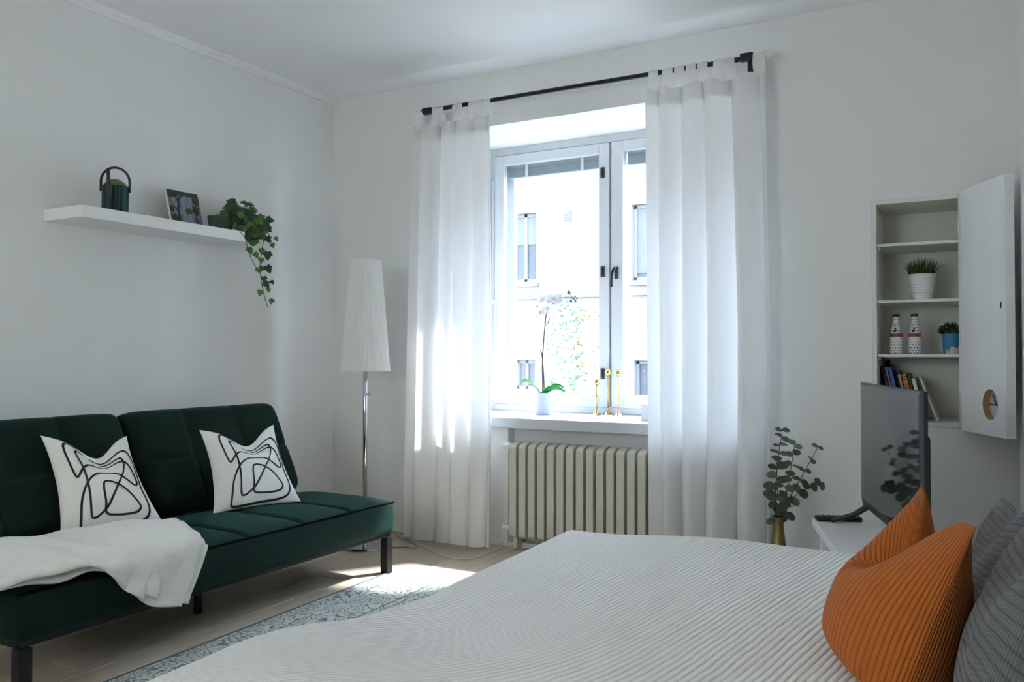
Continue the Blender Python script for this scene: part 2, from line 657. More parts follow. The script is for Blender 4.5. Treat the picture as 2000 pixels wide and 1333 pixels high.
w2 = struct(MB().box(VX0, VX0 + 0.06, YN - 0.14, YN - 0.08, VZ0, VZ1).box(VX1 - 0.06, VX1, YN - 0.14, YN - 0.08, VZ0, VZ1).box(VX0 + 0.06, VX1 - 0.06, YN - 0.14, YN - 0.08, VZ1 - 0.06, VZ1)
            .box(VX0 + 0.06, VX1 - 0.06, YN - 0.14, YN - 0.08, VZ0, VZ0 + 0.06).box(1.77, 1.83, YN - 0.14, YN - 0.08, VZ0 + 0.06, VZ1 - 0.06).build('fill_window', GLOSSW), 'white window added behind the camera for fill light')
for a_, b_ in ((VX0 + 0.06, 1.77), (1.83, VX1 - 0.06)):
    MB().box(a_, b_, YN - 0.112, YN - 0.108, VZ0 + 0.06, VZ1 - 0.06).build('glass_pane', GLASSW, w2)
# back wall with the window recess, the shallow radiator niche and the cupboard hole
WX0, WX1, WZ0, WZ1, WD = 0.85, 2.47, 0.64, 2.298, 0.62
CX0, CX1, CZ0, CZ1, CD = 3.064, 3.412, 0.728, 1.712, 0.37
w = MB()
w.box(-0.2, WX0, 0, WD, -0.1, ZC + 0.012)
w.box(WX0, WX1, 0, WD, WZ1, ZC + 0.012)
w.box(WX0, 1.235, 0, WD, -0.1, WZ0)
w.box(1.235, 2.40, 0.07, WD, -0.1, WZ0)
w.box(1.235, 2.40, 0.0, 0.07, -0.1, 0.025)
w.box(2.40, WX1, 0, WD, -0.1, WZ0)
w.box(WX1, CX0, 0, WD, -0.1, ZC + 0.012)
w.box(CX0, CX1, 0, WD, -0.1, CZ0)
w.box(CX0, CX1, 0, WD, CZ1, ZC + 0.012)
w.box(CX0, CX1, CD, WD, CZ0, CZ1)
w.box(CX1, 3.8, 0, WD, -0.1, ZC + 0.012)
struct(w.build('wall_back', WALL), 'pale painted wall with the window recess')
# cornice along the left wall, soft cove along the window wall
t = MB()
prof = [(0, 2.571), (0.010, 2.571), (0.013, 2.578), (0.013, 2.588), (0.022, 2.597), (0.024, 2.612), (0, 2.612)]
t.prism(prof, lambda p: (p[0], YN, p[1]), lambda p: (p[0], -0.0, p[1]))
struct(t.build('trim_1', TRIM), 'slim white cornice moulding')
t = MB()
prof = [(0.0, 2.596)] + [(-0.26 * a, 2.596 + 0.020 * sin(a * pi / 2)) for a in [i / 10 for i in range(1, 11)]] + [(-0.26, 2.62), (0.0, 2.62)]
t.prism(prof, lambda p: (0.0, p[0], p[1]), lambda p: (XR, p[0], p[1]))
struct(t.build('trim_2', CEIL, auto=40), 'soft white cove above the window wall')
b = MB().box(0.0, 0.012, YN, 0, 0, 0.05)
struct(b.build('baseboard_left', TRIM, bevel=0.003))
b = MB().box(0.012, 1.235, -0.012, 0.0, 0, 0.035).box(2.40, XR, -0.012, 0, 0, 0.035)
struct(b.build('baseboard_back', TRIM, bevel=0.003))
b = MB().box(XR - 0.012, XR, YN, -0.012, 0, 0.05)
struct(b.build('baseboard_right', TRIM, bevel=0.003))

# ---------------------------------------------------------------- window
win = bpy.data.objects.new('window_1', None)
COL.objects.link(win)
struct(win, 'white double casement window in a deep recess')
FY0, FY1 = 0.47, 0.60
f = MB()
f.box(WX0, WX0 + 0.028, FY0, FY1, 0.697, WZ1).box(WX1 - 0.028, WX1, FY0, FY1, 0.697, WZ1)
f.box(WX0 + 0.028, WX1 - 0.028, FY0, FY1, 2.252, WZ1).box(WX0 + 0.028, WX1 - 0.028, FY0, FY1, 0.697, 0.735)
f.box(1.634, 1.648, FY0 + 0.012, FY1, 0.735, 2.252)
f.build('window_frame', GLOSSW, win, bevel=0.003)
sill = MB().box(WX0 + 0.001, WX1 - 0.001, -0.06, FY0 + 0.02, WZ0 + 0.001, 0.697)
sill.build('window_sill', GLOSSW, win, bevel=0.006)


def sash(x0, x1, gx0, gx1, gz0, gz1, z0, z1, y0, y1, glass_y, name):
    s = MB()
    s.box(x0, gx0, y0, y1, z0, z1).box(gx1, x1, y0, y1, z0, z1)
    s.box(gx0, gx1, y0, y1, gz1, z1).box(gx0, gx1, y0, y1, z0, gz0)
    o = s.build(name, GLOSSW, win, bevel=0.003)
    MB().box(gx0 - 0.004, gx1 + 0.004, glass_y, glass_y + 0.004, gz0 - 0.004, gz1 + 0.004).build('glass_pane', GLASS, o)
    return o


s1 = sash(0.882, 1.633, 0.944, 1.571, 0.803, 2.191, 0.738, 2.248, FY0 - 0.012, FY0 + 0.035, FY0 + 0.014, 'sash')
s2 = sash(1.649, 2.438, 1.719, 2.376, 0.803, 2.191, 0.738, 2.248, FY0 - 0.012, FY0 + 0.035, FY0 + 0.014, 'sash')
sash(0.882, 1.633, 0.965, 1.585, 0.800, 2.205, 0.738, 2.248, FY0 + 0.085, FY0 + 0.125, FY0 + 0.10, 'outer_sash')
sash(1.649, 2.438, 1.705, 2.36, 0.800, 2.205, 0.738, 2.248, FY0 + 0.085, FY0 + 0.125, FY0 + 0.10, 'outer_sash')
for z in (2.078, 1.51, 0.927):
    h = MB().box(1.584, 1.609, FY0 - 0.018, FY0 - 0.011, z - 0.031, z + 0.031)
    o = h.build('latch_plate', STEEL, s1, bevel=0.001)
    MB().tube([(1.597, FY0 - 0.020, z - 0.02), (1.597, FY0 - 0.020, z + 0.02)], 0.005, 8).build('latch_pin', BLACKM, o, smooth=True)
hp = MB().box(1.670, 1.693, FY0 - 0.018, FY0 - 0.011, 1.465, 1.535).build('handle_plate', STEEL, s2, bevel=0.002)
MB().tube(spline([(1.682, FY0 - 0.018, 1.525), (1.680, FY0 - 0.045, 1.522), (1.668, FY0 - 0.05, 1.49), (1.663, FY0 - 0.048, 1.45), (1.664, FY0 - 0.048, 1.42)], 5),
          [0.008] * 21, 8).build('handle_lever', BLACKM, s2, smooth=True)
# long stay bolt on the left jamb
MB().tube([(0.868, FY0 - 0.008, 1.36), (0.868, FY0 - 0.008, 2.1)], 0.004, 6).tube([(0.89, FY0 - 0.016, 1.20), (0.89, FY0 - 0.016, 1.36)], 0.004, 6) \
    .box(0.862, 0.875, FY0 - 0.014, FY0 - 0.002, 1.345, 1.37).box(0.884, 0.897, FY0 - 0.022, FY0 - 0.01, 1.345, 1.37).build('jamb_bolt', TRIM, win)


# raised blinds between the panes
def blind(x0, x1, lab):
    t = thing('window_blind', ((x0 + x1) / 2, FY0 + 0.058, 2.118), lab, 'blind', 'raised venetian blinds between the panes')
    hw = (x1 - x0) / 2
    MB().box(-hw, hw, -0.014, 0.014, 0.062, 0.10).build('head_rail', BLINDM, t, bevel=0.002)
    sm = MB().box(-hw, hw, -0.012, 0.012, 0, 0.0028).mesh('slat', BLINDM)
    for k in range(11):
        o = link('slat', sm, t)
        o.location = (0, random.uniform(-0.001, 0.001), 0.010 + k * 0.0048)
        o.rotation_euler = (random.uniform(-0.05, 0.05), random.uniform(-0.003, 0.003), 0)
    MB().box(-hw, hw, -0.012, 0.012, 0.0, 0.009).build('bottom_rail', BLINDM, t, bevel=0.002)
    for sx in (-0.6, 0.6):
        MB().box(sx * hw - 0.009, sx * hw + 0.009, -0.0165, -0.0145, -0.004, 0.082).build('ladder_tape', TRIM, t)
    return t


blind(0.950, 1.566, 'raised grey venetian blind at the top of the wide left pane')
blind(1.724, 2.371, 'raised grey venetian blind in the right pane beside the window handle')

# ---------------------------------------------------------------- outside: facade, ground, sapling
struct(MB().box(-16, 14, 0.66, 10.0, -1.4, -1.2).build('courtyard_ground', mat('courtyard_gravel', (0.22, 0.205, 0.18), 0.95, var=0.2, vscale=3)), 'pale courtyard ground outside')
FAC = mat('facade_render', (0.135, 0.128, 0.112), 0.95, var=0.03, vscale=1.5)
FAW = mat('facade_window_paint', (0.10, 0.098, 0.095), 0.6)
FAP = mat('facade_pane', (0.045, 0.05, 0.055), 0.4, spec=0.2)
FAB = mat('facade_blind', (0.07, 0.07, 0.07), 0.7)
bld = thing('apartment_building', (-2.5, 10.0, -1.2), 'pale rendered apartment facade seen through the window', 'building')
rects = [(-4.32, -3.78, 2.42, 3.72), (-1.88, -0.92, 2.36, 3.70), (-4.25, -3.80, 0.40, 0.95), (-1.84, -0.95, 0.22, 0.95),
         (1.3, 2.3, 2.36, 3.70), (-7.4, -6.6, 2.4, 3.7)]
xs = sorted(set([-16, 14] + [r[0] for r in rects] + [r[1] for r in rects]))
fw = MB()
OX, OY, OZ = 2.5, -10.0, 1.2
for a, c in zip(xs, xs[1:]):
    cols = sorted([(r[2], r[3]) for r in rects if r[0] <= a + 1e-6 and r[1] >= c - 1e-6])
    z = -1.2
    for (z0, z1) in cols + [(5.7, 5.7)]:
        if z0 - z > 1e-4:
            fw.box(a + OX, c + OX, 0, 0.3, z + OZ, z0 + OZ)
        z = z1
fw.build('facade_wall', FAC, bld)
for i, (x0, x1, z0, z1) in enumerate(rects):
    x0 += OX; x1 += OX; z0 += OZ; z1 += OZ
    m = MB()
    m.box(x0, x0 + 0.06, 0.10, 0.16, z0, z1).box(x1 - 0.06, x1, 0.10, 0.16, z0, z1)
    m.box(x0, x1, 0.10, 0.16, z1 - 0.06, z1).box(x0, x1, 0.10, 0.16, z0, z0 + 0.06)
    if i != 3:
        m.box((x0 + x1) / 2 - 0.03, (x0 + x1) / 2 + 0.03, 0.10, 0.16, z0, z1)
    o = m.build('facade_window', FAW, bld)
    MB().box(x0 + 0.04, x1 - 0.04, 0.14, 0.15, z0 + 0.04, z1 - 0.04).build('pane', FAP, o)
    if i in (0, 1):
        MB().box(x0 + 0.06, x1 - 0.06, 0.12, 0.135, z0 + (z1 - z0) * (0.55 if i == 0 else 0.1), z1 - 0.06).build('roller_blind', FAB, o)
    MB().box(x0 - 0.06, x1 + 0.06, -0.07, 0.1, z0 - 0.09, z0 - 0.03).build('facade_sill', FAW, o)
MB().box(-13.4, 16.4, -0.05, 0.0, 2.09 + OZ, 2.13 + OZ).build('string_course', mat('facade_ledge', (0.10, 0.085, 0.065), 0.9), bld)
vg = MB().box(-3.20 + OX, -3.05 + OX, -0.015, 0.0, 3.50 + OZ, 3.70 + OZ).build('vent_grille', FAW, bld)
for k in range(4):
    MB().box(-3.19 + OX, -3.06 + OX, -0.03, -0.015, 3.52 + OZ + k * 0.045, 3.545 + OZ + k * 0.045).build('vent_slat', FAB, vg)

sap = thing('sapling', (-0.79, 5.0, -1.2), 'slender green and yellow leafed sapling outside the window', 'tree')
trunk_pts = [(0, 0, 0), (0.02, 0, 0.8), (0.0, 0.02, 1.6), (0.01, 0, 2.3), (-0.03, 0, 2.9)]
MB().tube(spline(trunk_pts, 5), [0.022 - 0.0008 * i for i in range(21)], 8).build('trunk', mat('sapling_bark', (0.22, 0.17, 0.12), 0.9), sap, smooth=True)
rs = random.Random(3)
lg, ly = MB(), MB()
br = MB()


def small_leaf(mb, c, ln, wd, rng):
    a, e = rng.uniform(0, 2 * pi), rng.uniform(-0.7, 0.5)
    d = Vector((cos(a) * cos(e), sin(a) * cos(e), sin(e)))
    s = d.cross(Vector((rng.uniform(-1, 1), rng.uniform(-1, 1), rng.uniform(-1, 1)))).normalized()
    c = Vector(c)
    mb.poly([c, c + d * ln * 0.5 + s * wd, c + d * ln, c + d * ln * 0.5 - s * wd])


for k in range(16):
    z0 = 1.5 + k * 0.085
    a = k * 2.4
    ln = 0.26 * (1 - 0.25 * abs(k - 8) / 8)
    p0 = Vector((0.0, 0, z0))
    p1 = p0 + Vector((cos(a) * ln, sin(a) * ln * 0.8, 0.12))
    br.tube([p0, (p0 + p1) / 2 + Vector((0, 0, 0.03)), p1], [0.006, 0.004, 0.002], 5)
    for j in range(20):
        q = p0.lerp(p1, rs.uniform(0.2, 1.05)) + Vector((rs.gauss(0, 0.05), rs.gauss(0, 0.05), rs.gauss(0, 0.05)))
        small_leaf(lg, q, 0.06, 0.014, rs)
for k in range(9):
    z0 = 1.15 + k * 0.19
    p0 = Vector((0.05, -0.15, z0))
    p1 = p0 + Vector((0.30 + 0.12 * sin(k * 1.7), 0.05 * cos(k), 0.10 + 0.08 * sin(k * 2.1)))
    br.tube([Vector((0, 0, z0 - 0.12)), p0, (p0 + p1) / 2 + Vector((0, 0, 0.02)), p1], [0.006, 0.005, 0.004, 0.002], 5)
    for j in range(16):
        q = p0.lerp(p1, rs.uniform(0.25, 1.05)) + Vector((rs.gauss(0, 0.02), rs.gauss(0, 0.03), rs.gauss(0, 0.022)))
        small_leaf(ly, q, 0.06, 0.016, rs)
br.build('branch', MATS['sapling_bark'], sap)
o = lg.build('green_foliage', cloth_thin('sapling_green', (0.055, 0.105, 0.055), 0.4, 0), sap); o['kind'] = 'stuff'
o = ly.build('yellow_foliage', cloth_thin('sapling_yellow', (0.11, 0.10, 0.04), 0.4, 0), sap); o['kind'] = 'stuff'
#@@PART2


# ---------------------------------------------------------------- radiator
rad = thing('radiator', (1.312, -0.015, 0.025), 'cream column radiator under the window sill', 'radiator')
NF, FS = 20, 0.0552
fin = MB()
# one section: flat column with rounded ends, hubs at top and bottom
out = []
D0, D1, Z0, Z1 = -0.075, 0.075, 0.03, 0.545
for k in range(13):
    a = pi * k / 12
    out.append((D0 + 0.075 - 0.075 * cos(a), Z1 - 0.03 + 0.03 * sin(a)))
for k in range(13):
    a = pi * k / 12
    out.append((D1 - 0.075 + 0.075 * cos(a), Z0 + 0.03 - 0.03 * sin(a)))
fin.prism(out, lambda p: (-0.0205, p[0], p[1]), lambda p: (0.0205, p[0], p[1]))
fin_me = fin.mesh('fin', CREAMP, bevel=0.013, seg=4, auto=50)
hub_me = MB().tube([(0.0, 0, 0), (FS, 0, 0)], 0.034, 14).mesh('hub', CREAMP, auto=50)
for k in range(NF):
    o = link('fin', fin_me, rad)
    o.location = (k * FS, 0, 0)
    if k < NF - 1:
        for z in (0.50, 0.075):
            link('hub', hub_me, o).location = (0, 0, z)
foot = MB().box(-0.012, 0.012, -0.05, 0.05, -0.02, 0.05)
fme = foot.mesh('foot', CREAMP, bevel=0.004)
for k in (0, NF - 1):
    o = link('foot', fme, rad)
    o.location = (k * FS, 0, -0.0)
vt = MB().lathe([(0.0, -0.0), (0.018, 0.0), (0.020, 0.006), (0.020, 0.035), (0.014, 0.042), (0.012, 0.05), (0.012, 0.075), (0, 0.075)], 16)
o = vt.build('thermostat_knob', TRIM, rad, auto=40)
o.location = (-0.085, -0.01, 0.52)
o.rotation_euler = (0, pi / 2, 0)
pv = MB().tube([(-0.10, 0.0, 0.075), (-0.06, 0.0, 0.075), (-0.01, 0, 0.075)], 0.013, 12).tube([(-0.048, 0, 0.075), (-0.022, 0, 0.075)], 0.022, 12) \
    .tube([(-0.036, 0, 0.075), (-0.036, -0.035, 0.06)], 0.010, 10)
pv.build('supply_pipe', TRIM, rad, auto=50)

# ---------------------------------------------------------------- curtain rod + curtains
RY, RZ = -0.14, 2.39
rod = thing('curtain_rod', (0.7, RY, RZ), 'thin black curtain rod with white end knobs above the window', 'curtain rod')
MB().tube([(0.055, 0, 0.004), (1.885, 0, -0.004)], 0.0115, 12).build('rod', BLACKM, rod, auto=40)
for x, s in ((0.0, 1), (1.952, -1)):
    p = MB().tube([(x + s * 0.018, 0, 0), (x + s * 0.075, 0, 0)], 0.012, 12).lathe([(0.0, -0.021), (0.012, -0.018), (0.021, -0.006), (0.021, 0.006), (0.012, 0.018), (0, 0.021)], 14, (x, 0, 0))
    p.build('end_knob', TRIM, rod, auto=60)
for x in (0.105, 1.865):
    p = MB().box(x - 0.035, x + 0.022, -0.017, 0.015, -0.016, 0.017).box(x + 0.0, x + 0.018, 0.01, 0.138, -0.012, 0.012).box(x - 0.002, x + 0.020, 0.118, 0.139, -0.075, 0.018)
    if x > 1:
        p.box(x - 0.004, x + 0.022, -0.004, 0.02, -0.07, 0.0)
    p.build('bracket', BLACKM, rod, bevel=0.002)


def curtain(name, label, xt0, xt1, xm0, xm1, xb0, xb1, folds, tabs, seed, zb):
    """hanging panel: x range at top / middle / bottom; folds = list of (phase speed, amp)"""
    rng = random.Random(seed)
    t = thing(name, ((xt0 + xt1) / 2, RY, zb), label, 'curtain', 'white tab-top curtains')
    ox = (xt0 + xt1) / 2
    ztop = RZ - 0.080
    ph = [rng.uniform(0, 6) for _ in range(6)]

    def pos(s, v):
        # v 0 bottom .. 1 top
        if v > 0.5:
            k = (v - 0.5) * 2
            a0, a1 = xm0 + (xt0 - xm0) * k, xm1 + (xt1 - xm1) * k
        else:
            k = v * 2
            a0, a1 = xb0 + (xm0 - xb0) * k, xb1 + (xm1 - xb1) * k
        amp = 0.032 + 0.016 * (1 - v) ** 0.7
        w = 2 * pi * folds * (s + 0.035 * sin(5 * s + ph[0]) + 0.012 * sin(3.1 * v + ph[1] + 6 * s))
        y = amp * (sin(w + ph[2]) + 0.22 * sin(2.0 * w + ph[3] + 1.2 * v) * (1 - 0.5 * v) + 0.3 * sin(0.5 * w + ph[4]))
        x = a0 + (a1 - a0) * s + 0.55 * amp * cos(w + ph[2]) * smooth01(0, 0.06, s) * smooth01(0, 0.06, 1 - s)
        z = zb + (ztop - zb) * v - (0.012 * (1 + sin(w + ph[2])) * (1 - v) ** 3) * 0
        # scalloped upper hem between the tabs
        z -= 0.018 * (1 - abs(cos(pi * s * (len(tabs) - 1)))) * smooth01(0.93, 1.0, v)
        return x - ox, min(y, 0.05) - 0.012, z - zb + 0.006 * sin(w * 0.5) * (1 - v) ** 4

    g = MB().grid(pos, 140, 60)
    panel = g.build('curtain_panel', CURT, t, smooth=True)
    # hem band at the top: doubled cloth
    hb = MB().grid(lambda s, v: (lambda q: (q[0], q[1] - 0.003, q[2]))(pos(s, 0.965 + 0.035 * v)), 140, 3)
    hb.build('header_band', CURT, panel, smooth=True)
    for k, (s, wd) in enumerate(tabs):
        m = MB()
        q = pos(min(0.985, max(0.015, s)), 1.0)
        x0 = q[0]
        loop = []
        zt = RZ - zb
        for j in range(17):
            a = -pi / 2 + pi * 2 * j / 16
            loop.append(None)
        pts = [(q[1] - 0.002, ztop - zb - 0.02), (-0.0135, zt - 0.028), (-0.0145, zt - 0.004), (-0.0105, zt + 0.0095), (0, zt + 0.0145), (0.0105, zt + 0.0095),
               (0.0145, zt - 0.004), (0.0125, zt - 0.03), (q[1] + 0.003, ztop - zb - 0.02)]
        h = wd / 2
        m.grid(lambda a, b_: (x0 + (a - 0.5) * 2 * h * (1.0 if b_ < 0.3 or b_ > 0.7 else 0.92), *pts[int(round(b_ * 8))]), 2, 8)
        m.build('tab', CURT, t, smooth=True)
    return t


tabsL = [(0.02, 0.040), (0.24, 0.045), (0.37, 0.045), (0.50, 0.042), (0.61, 0.045), (0.72, 0.045), (0.83, 0.048), (0.95, 0.050)]
tabsR = [(0.035, 0.048), (0.185, 0.052), (0.29, 0.050), (0.385, 0.048), (0.48, 0.050), (0.61, 0.052), (0.73, 0.05), (0.95, 0.055)]
curtain('curtain', 'white voile curtain beside the floor lamp, left of the window', 0.720, 1.222, 0.690, 1.235, 0.665, 1.235, 4.6, tabsL, 11, 0.018)
curtain('curtain', 'white voile curtain right of the window, above the eucalyptus vase', 2.086, 2.640, 2.098, 2.658, 2.115, 2.640, 4.7, tabsR, 23, 0.018)

# ---------------------------------------------------------------- floor lamp
lamp = thing('floor_lamp', (0.575, -0.40, 0.0), 'chrome floor lamp with tall pleated white shade in the corner', 'floor lamp')
MB().lathe([(0.0, 0.0), (0.128, 0.0), (0.131, 0.004), (0.128, 0.012), (0.05, 0.018), (0.018, 0.022), (0.014, 0.05), (0, 0.05)], 40).build('lamp_base', CHROME, lamp, auto=35)
MB().tube([(0, 0, 0.02), (0, 0, 1.36)], 0.0125, 16).build('pole', CHROME, lamp, smooth=True)
o = MB().tube([(0, 0, 0.82), (0.03, -0.004, 0.82)], 0.005, 8).tube([(0.028, -0.004, 0.82), (0.040, -0.004, 0.82)], 0.008, 8).build('switch_knob', CHROME, lamp, smooth=True)
NP = 76


def shade_ring(a, v):
    r = 0.134 + (0.083 - 0.134) * v
    k = a * NP
    tri = abs((k % 1.0) * 2 - 1)
    r -= 0.0034 * tri * (1 if 0.0 < v < 1 else 1)
    return (r * cos(2 * pi * a), r * sin(2 * pi * a), 0.945 + 0.597 * v)


sh = MB().grid(shade_ring, NP * 2, 10)
shade = sh.build('lamp_shade', SHADE, lamp)
ringt = [(0.1335 * cos(2 * pi * k / 48), 0.1335 * sin(2 * pi * k / 48), 0.947) for k in range(48)]
ringt2 = [(0.0825 * cos(2 * pi * k / 48), 0.0825 * sin(2 * pi * k / 48), 1.540) for k in range(48)]
MB().tube(ringt, 0.0028, 6, closed=True).build('rim', SHADE, shade, smooth=True)
MB().tube(ringt2, 0.0028, 6, closed=True).build('rim', SHADE, shade, smooth=True)
MB().tube([(-0.08, 0, 1.535), (0.08, 0, 1.535)], 0.002, 6).tube([(0, -0.08, 1.535), (0, 0.08, 1.535)], 0.002, 6).build('spider', CHROME, shade)
MB().lathe([(0, 0), (0.014, 0.0), (0.014, 0.05), (0.03, 0.09), (0.03, 0.12), (0.015, 0.145), (0, 0.15)], 14, (0, 0, 1.36)).build('bulb', mat('frosted_bulb', (0.85, 0.85, 0.82), 0.4), lamp, smooth=True)

cord = [(0.569, -0.030, 0.02), (0.60, -0.075, 0.004), (0.68, -0.135, 0.004), (0.871, -0.259, 0.004), (1.034, -0.355, 0.004), (1.157, -0.399, 0.004), (1.23, -0.346, 0.004), (1.235, -0.186, 0.004), (1.225, -0.05, 0.004), (1.215, -0.018, 0.02)]
tag(MB().tube(spline(cord, 8), 0.0032, 8).build('power_cord', mat('white_cord', (0.72, 0.70, 0.64), 0.5), smooth=True), 'white power cord curling over the floor below the left curtain', 'cord')
cord2 = [(0.705, -0.37, 0.006), (0.776, -0.318, 0.004), (0.84, -0.300, 0.004), (0.80, -0.245, 0.004), (0.70, -0.185, 0.004), (0.59, -0.115, 0.004), (0.50, -0.03, 0.004)]
tag(MB().tube(spline(cord2, 8), 0.003, 8).build('lamp_cord', mat('grey_cord', (0.30, 0.28, 0.25), 0.5), smooth=True), 'thin grey cord looping behind the sofa leg near the lamp base', 'cord')

# ---------------------------------------------------------------- wall shelf and what stands on it
shelf = MB().box(0.001, 0.26, -1.838, -0.962, 1.598, 1.648)
tag(shelf.build('wall_shelf', WHITE, bevel=0.0012, seg=1), 'thick white floating shelf on the left wall', 'shelf')
SZ = 1.648
can = thing('watering_can', (0.135, -1.597, SZ), 'small dark green watering can on the white wall shelf', 'watering can', rotz=radians(-42))
CANG = mat('can_green', (0.008, 0.045, 0.042), 0.32, metal=0.4, var=0.3, vscale=6)
CANB = mat('can_black', (0.012, 0.014, 0.018), 0.4)
CANO = mat('can_olive', (0.16, 0.17, 0.05), 0.4, metal=0.4)
MB().lathe([(0, 0.0), (0.053, 0.0), (0.055, 0.004), (0.055, 0.122), (0.056, 0.127), (0.053, 0.128), (0.051, 0.124)], 36).build('can_body', CANG, can, auto=40)
MB().lathe([(0.053, 0.125), (0.040, 0.143), (0.022, 0.156), (0.010, 0.160), (0, 0.161)], 28).build('half_lid', CANO, can, auto=40)
hd = [(0.0, 0.058 * cos(a), 0.148 + 0.064 * sin(a)) for a in [pi * k / 24 for k in range(25)]]
hd = [(0, 0.058, 0.105)] + hd + [(0, -0.058, 0.105)]
MB().tube(hd, 0.0055, 10).build('handle', CANB, can, smooth=True)
MB().tube([(0.050, -0.012, 0.012), (0.075, -0.014, 0.06), (0.088, -0.017, 0.12), (0.094, -0.018, 0.175), (0.096, -0.018, 0.19)], [0.016, 0.012, 0.008, 0.007, 0.005], 10).build('spout', CANB, can, smooth=True)
MB().box(-0.002, 0.004, 0.0, 0.006, 0.004, 0.12).build('seam', CANB, can).location = (0.052, 0.02, 0)

# small canvas leaning on the wall
pic = thing('canvas_painting', (0.135, -1.200, SZ), 'small square forest painting leaning on the wall shelf', 'painting')
pic.rotation_euler = (0, radians(-16), 0)
CANV = mat('canvas_edge', (0.72, 0.68, 0.60), 0.9)
SKYP = mat('painted_mist', (0.30, 0.33, 0.38), 0.8, color2=(0.10, 0.12, 0.17), vscale=5, stretch=(1, 26, 1.5))
TRKP = mat('painted_trunk', (0.035, 0.035, 0.055), 0.8)
FOLP = mat('painted_foliage', (0.045, 0.07, 0.03), 0.8, color2=(0.015, 0.025, 0.015), vscale=60)
GLDP = mat('painted_bush', (0.09, 0.09, 0.02), 0.8)
PW, PH = 0.186, 0.186
MB().box(-0.014, 0, -PW / 2, PW / 2, 0.0, PH).build('canvas', CANV, pic, bevel=0.001, seg=1)
MB().box(0.0, 0.0006, -PW / 2 + 0.001, PW / 2 - 0.001, 0.001, PH - 0.001).build('painted_ground', SKYP, pic)


def strip(pts, w0, w1, x):
    m = MB()
    P2 = spline([(0, p[0], p[1]) for p in pts], 6)
    n = len(P2)
    L_, R_ = [], []
    for i, p in enumerate(P2):
        a = P2[max(0, i - 1)]
        c = P2[min(n - 1, i + 1)]
        d = (c - a).normalized()
        s = Vector((0, -d.z, d.y)) * ((w0 + (w1 - w0) * i / (n - 1)) / 2)
        L_.append((x, (p + s).y, (p + s).z))
        R_.append((x, (p - s).y, (p - s).z))
    b0 = len(m.v)
    m.v += L_ + R_
    for i in range(n - 1):
        m.f.append((b0 + i, b0 + i + 1, b0 + n + i + 1, b0 + n + i))
    return m


for pts, a, c in (([(-0.040, 0.02), (-0.044, 0.07), (-0.036, 0.11), (-0.030, 0.14), (-0.012, 0.158), (0.004, 0.162)], 0.020, 0.006),
                  ([(-0.036, 0.115), (-0.042, 0.145), (-0.060, 0.165)], 0.010, 0.005),
                  ([(-0.042, 0.075), (-0.064, 0.10), (-0.085, 0.145)], 0.009, 0.004),
                  ([(0.062, 0.018), (0.058, 0.06), (0.064, 0.10), (0.070, 0.15)], 0.014, 0.006),
                  ([(0.060, 0.035), (0.030, 0.06)], 0.006, 0.003)):
    strip(pts, a, c, 0.0012).build('painted_trunk', TRKP, pic)
rp = random.Random(5)


def blob(cy, cz, ry, rz, x, m, n=18):
    k = MB()
    pts = []
    for i in range(n):
        a = 2 * pi * i / n
        q = 1 + rp.uniform(-0.22, 0.22)
        y = max(-PW / 2 + 0.001, min(PW / 2 - 0.001, cy + ry * q * cos(a)))
        z = max(0.001, min(PH - 0.001, cz + rz * q * sin(a)))
        pts.append((x, y, z))
    k.poly(pts)
    k.build('painted_leaves', m, pic)


blob(0.0, 0.178, 0.10, 0.018, 0.0010, FOLP)
blob(-0.065, 0.165, 0.035, 0.02, 0.0011, FOLP)
blob(0.07, 0.150, 0.024, 0.035, 0.0011, FOLP)
blob(0.062, 0.095, 0.022, 0.026, 0.0013, FOLP)
blob(-0.08, 0.085, 0.014, 0.02, 0.0013, FOLP)
blob(0.0, 0.008, 0.10, 0.020, 0.0010, FOLP)
blob(-0.072, 0.03, 0.03, 0.03, 0.0010, FOLP)
blob(0.018, 0.085, 0.018, 0.018, 0.0014, GLDP)

# ivy
ivy = thing('potted_ivy', (0.15, -0.895, SZ), 'trailing green ivy hanging over the end of the wall shelf', 'plant')
MB().lathe([(0, 0), (0.042, 0), (0.055, 0.075), (0.052, 0.075), (0.048, 0.066), (0, 0.066)], 24).build('plant_pot', mat('ivy_pot', (0.05, 0.07, 0.05), 0.6), ivy, auto=40).location = (0.0, -0.135, 0.0)


def ivy_leaf_mesh(material):
    o = [(0, 0), (0.30, -0.12), (0.42, 0.16), (0.62, 0.30), (0.36, 0.46), (0.30, 0.66), (0.0, 1.05), (-0.30, 0.66), (-0.36, 0.46), (-0.62, 0.30), (-0.42, 0.16), (-0.30, -0.12)]
    m = MB()
    m.v = [(0, 0.38, 0.05)] + [(x, y, -0.16 * abs(x) - 0.10 * max(0, y - 0.6)) for x, y in o]
    n = len(o)
    m.f = [(0, 1 + i, 1 + (i + 1) % n) for i in range(n)]
    return m.mesh('leaf', material, smooth=True)


IVD, IVL = ivy_leaf_mesh(LEAFD), ivy_leaf_mesh(LEAFL)


def put_leaf(me, parent, pos, normal, tipdir, size, name='leaf'):
    z = Vector(normal).normalized()
    y = Vector(tipdir)
    y = (y - z * y.dot(z))
    if y.length < 1e-4:
        y = z.orthogonal()
    y.normalize()
    x = y.cross(z)
    o = link(name, me, parent)
    m = Matrix((x, y, z)).transposed().to_4x4()
    m.translation = Vector(pos)
    o.matrix_local = m @ Matrix.Scale(size, 4)
    return o


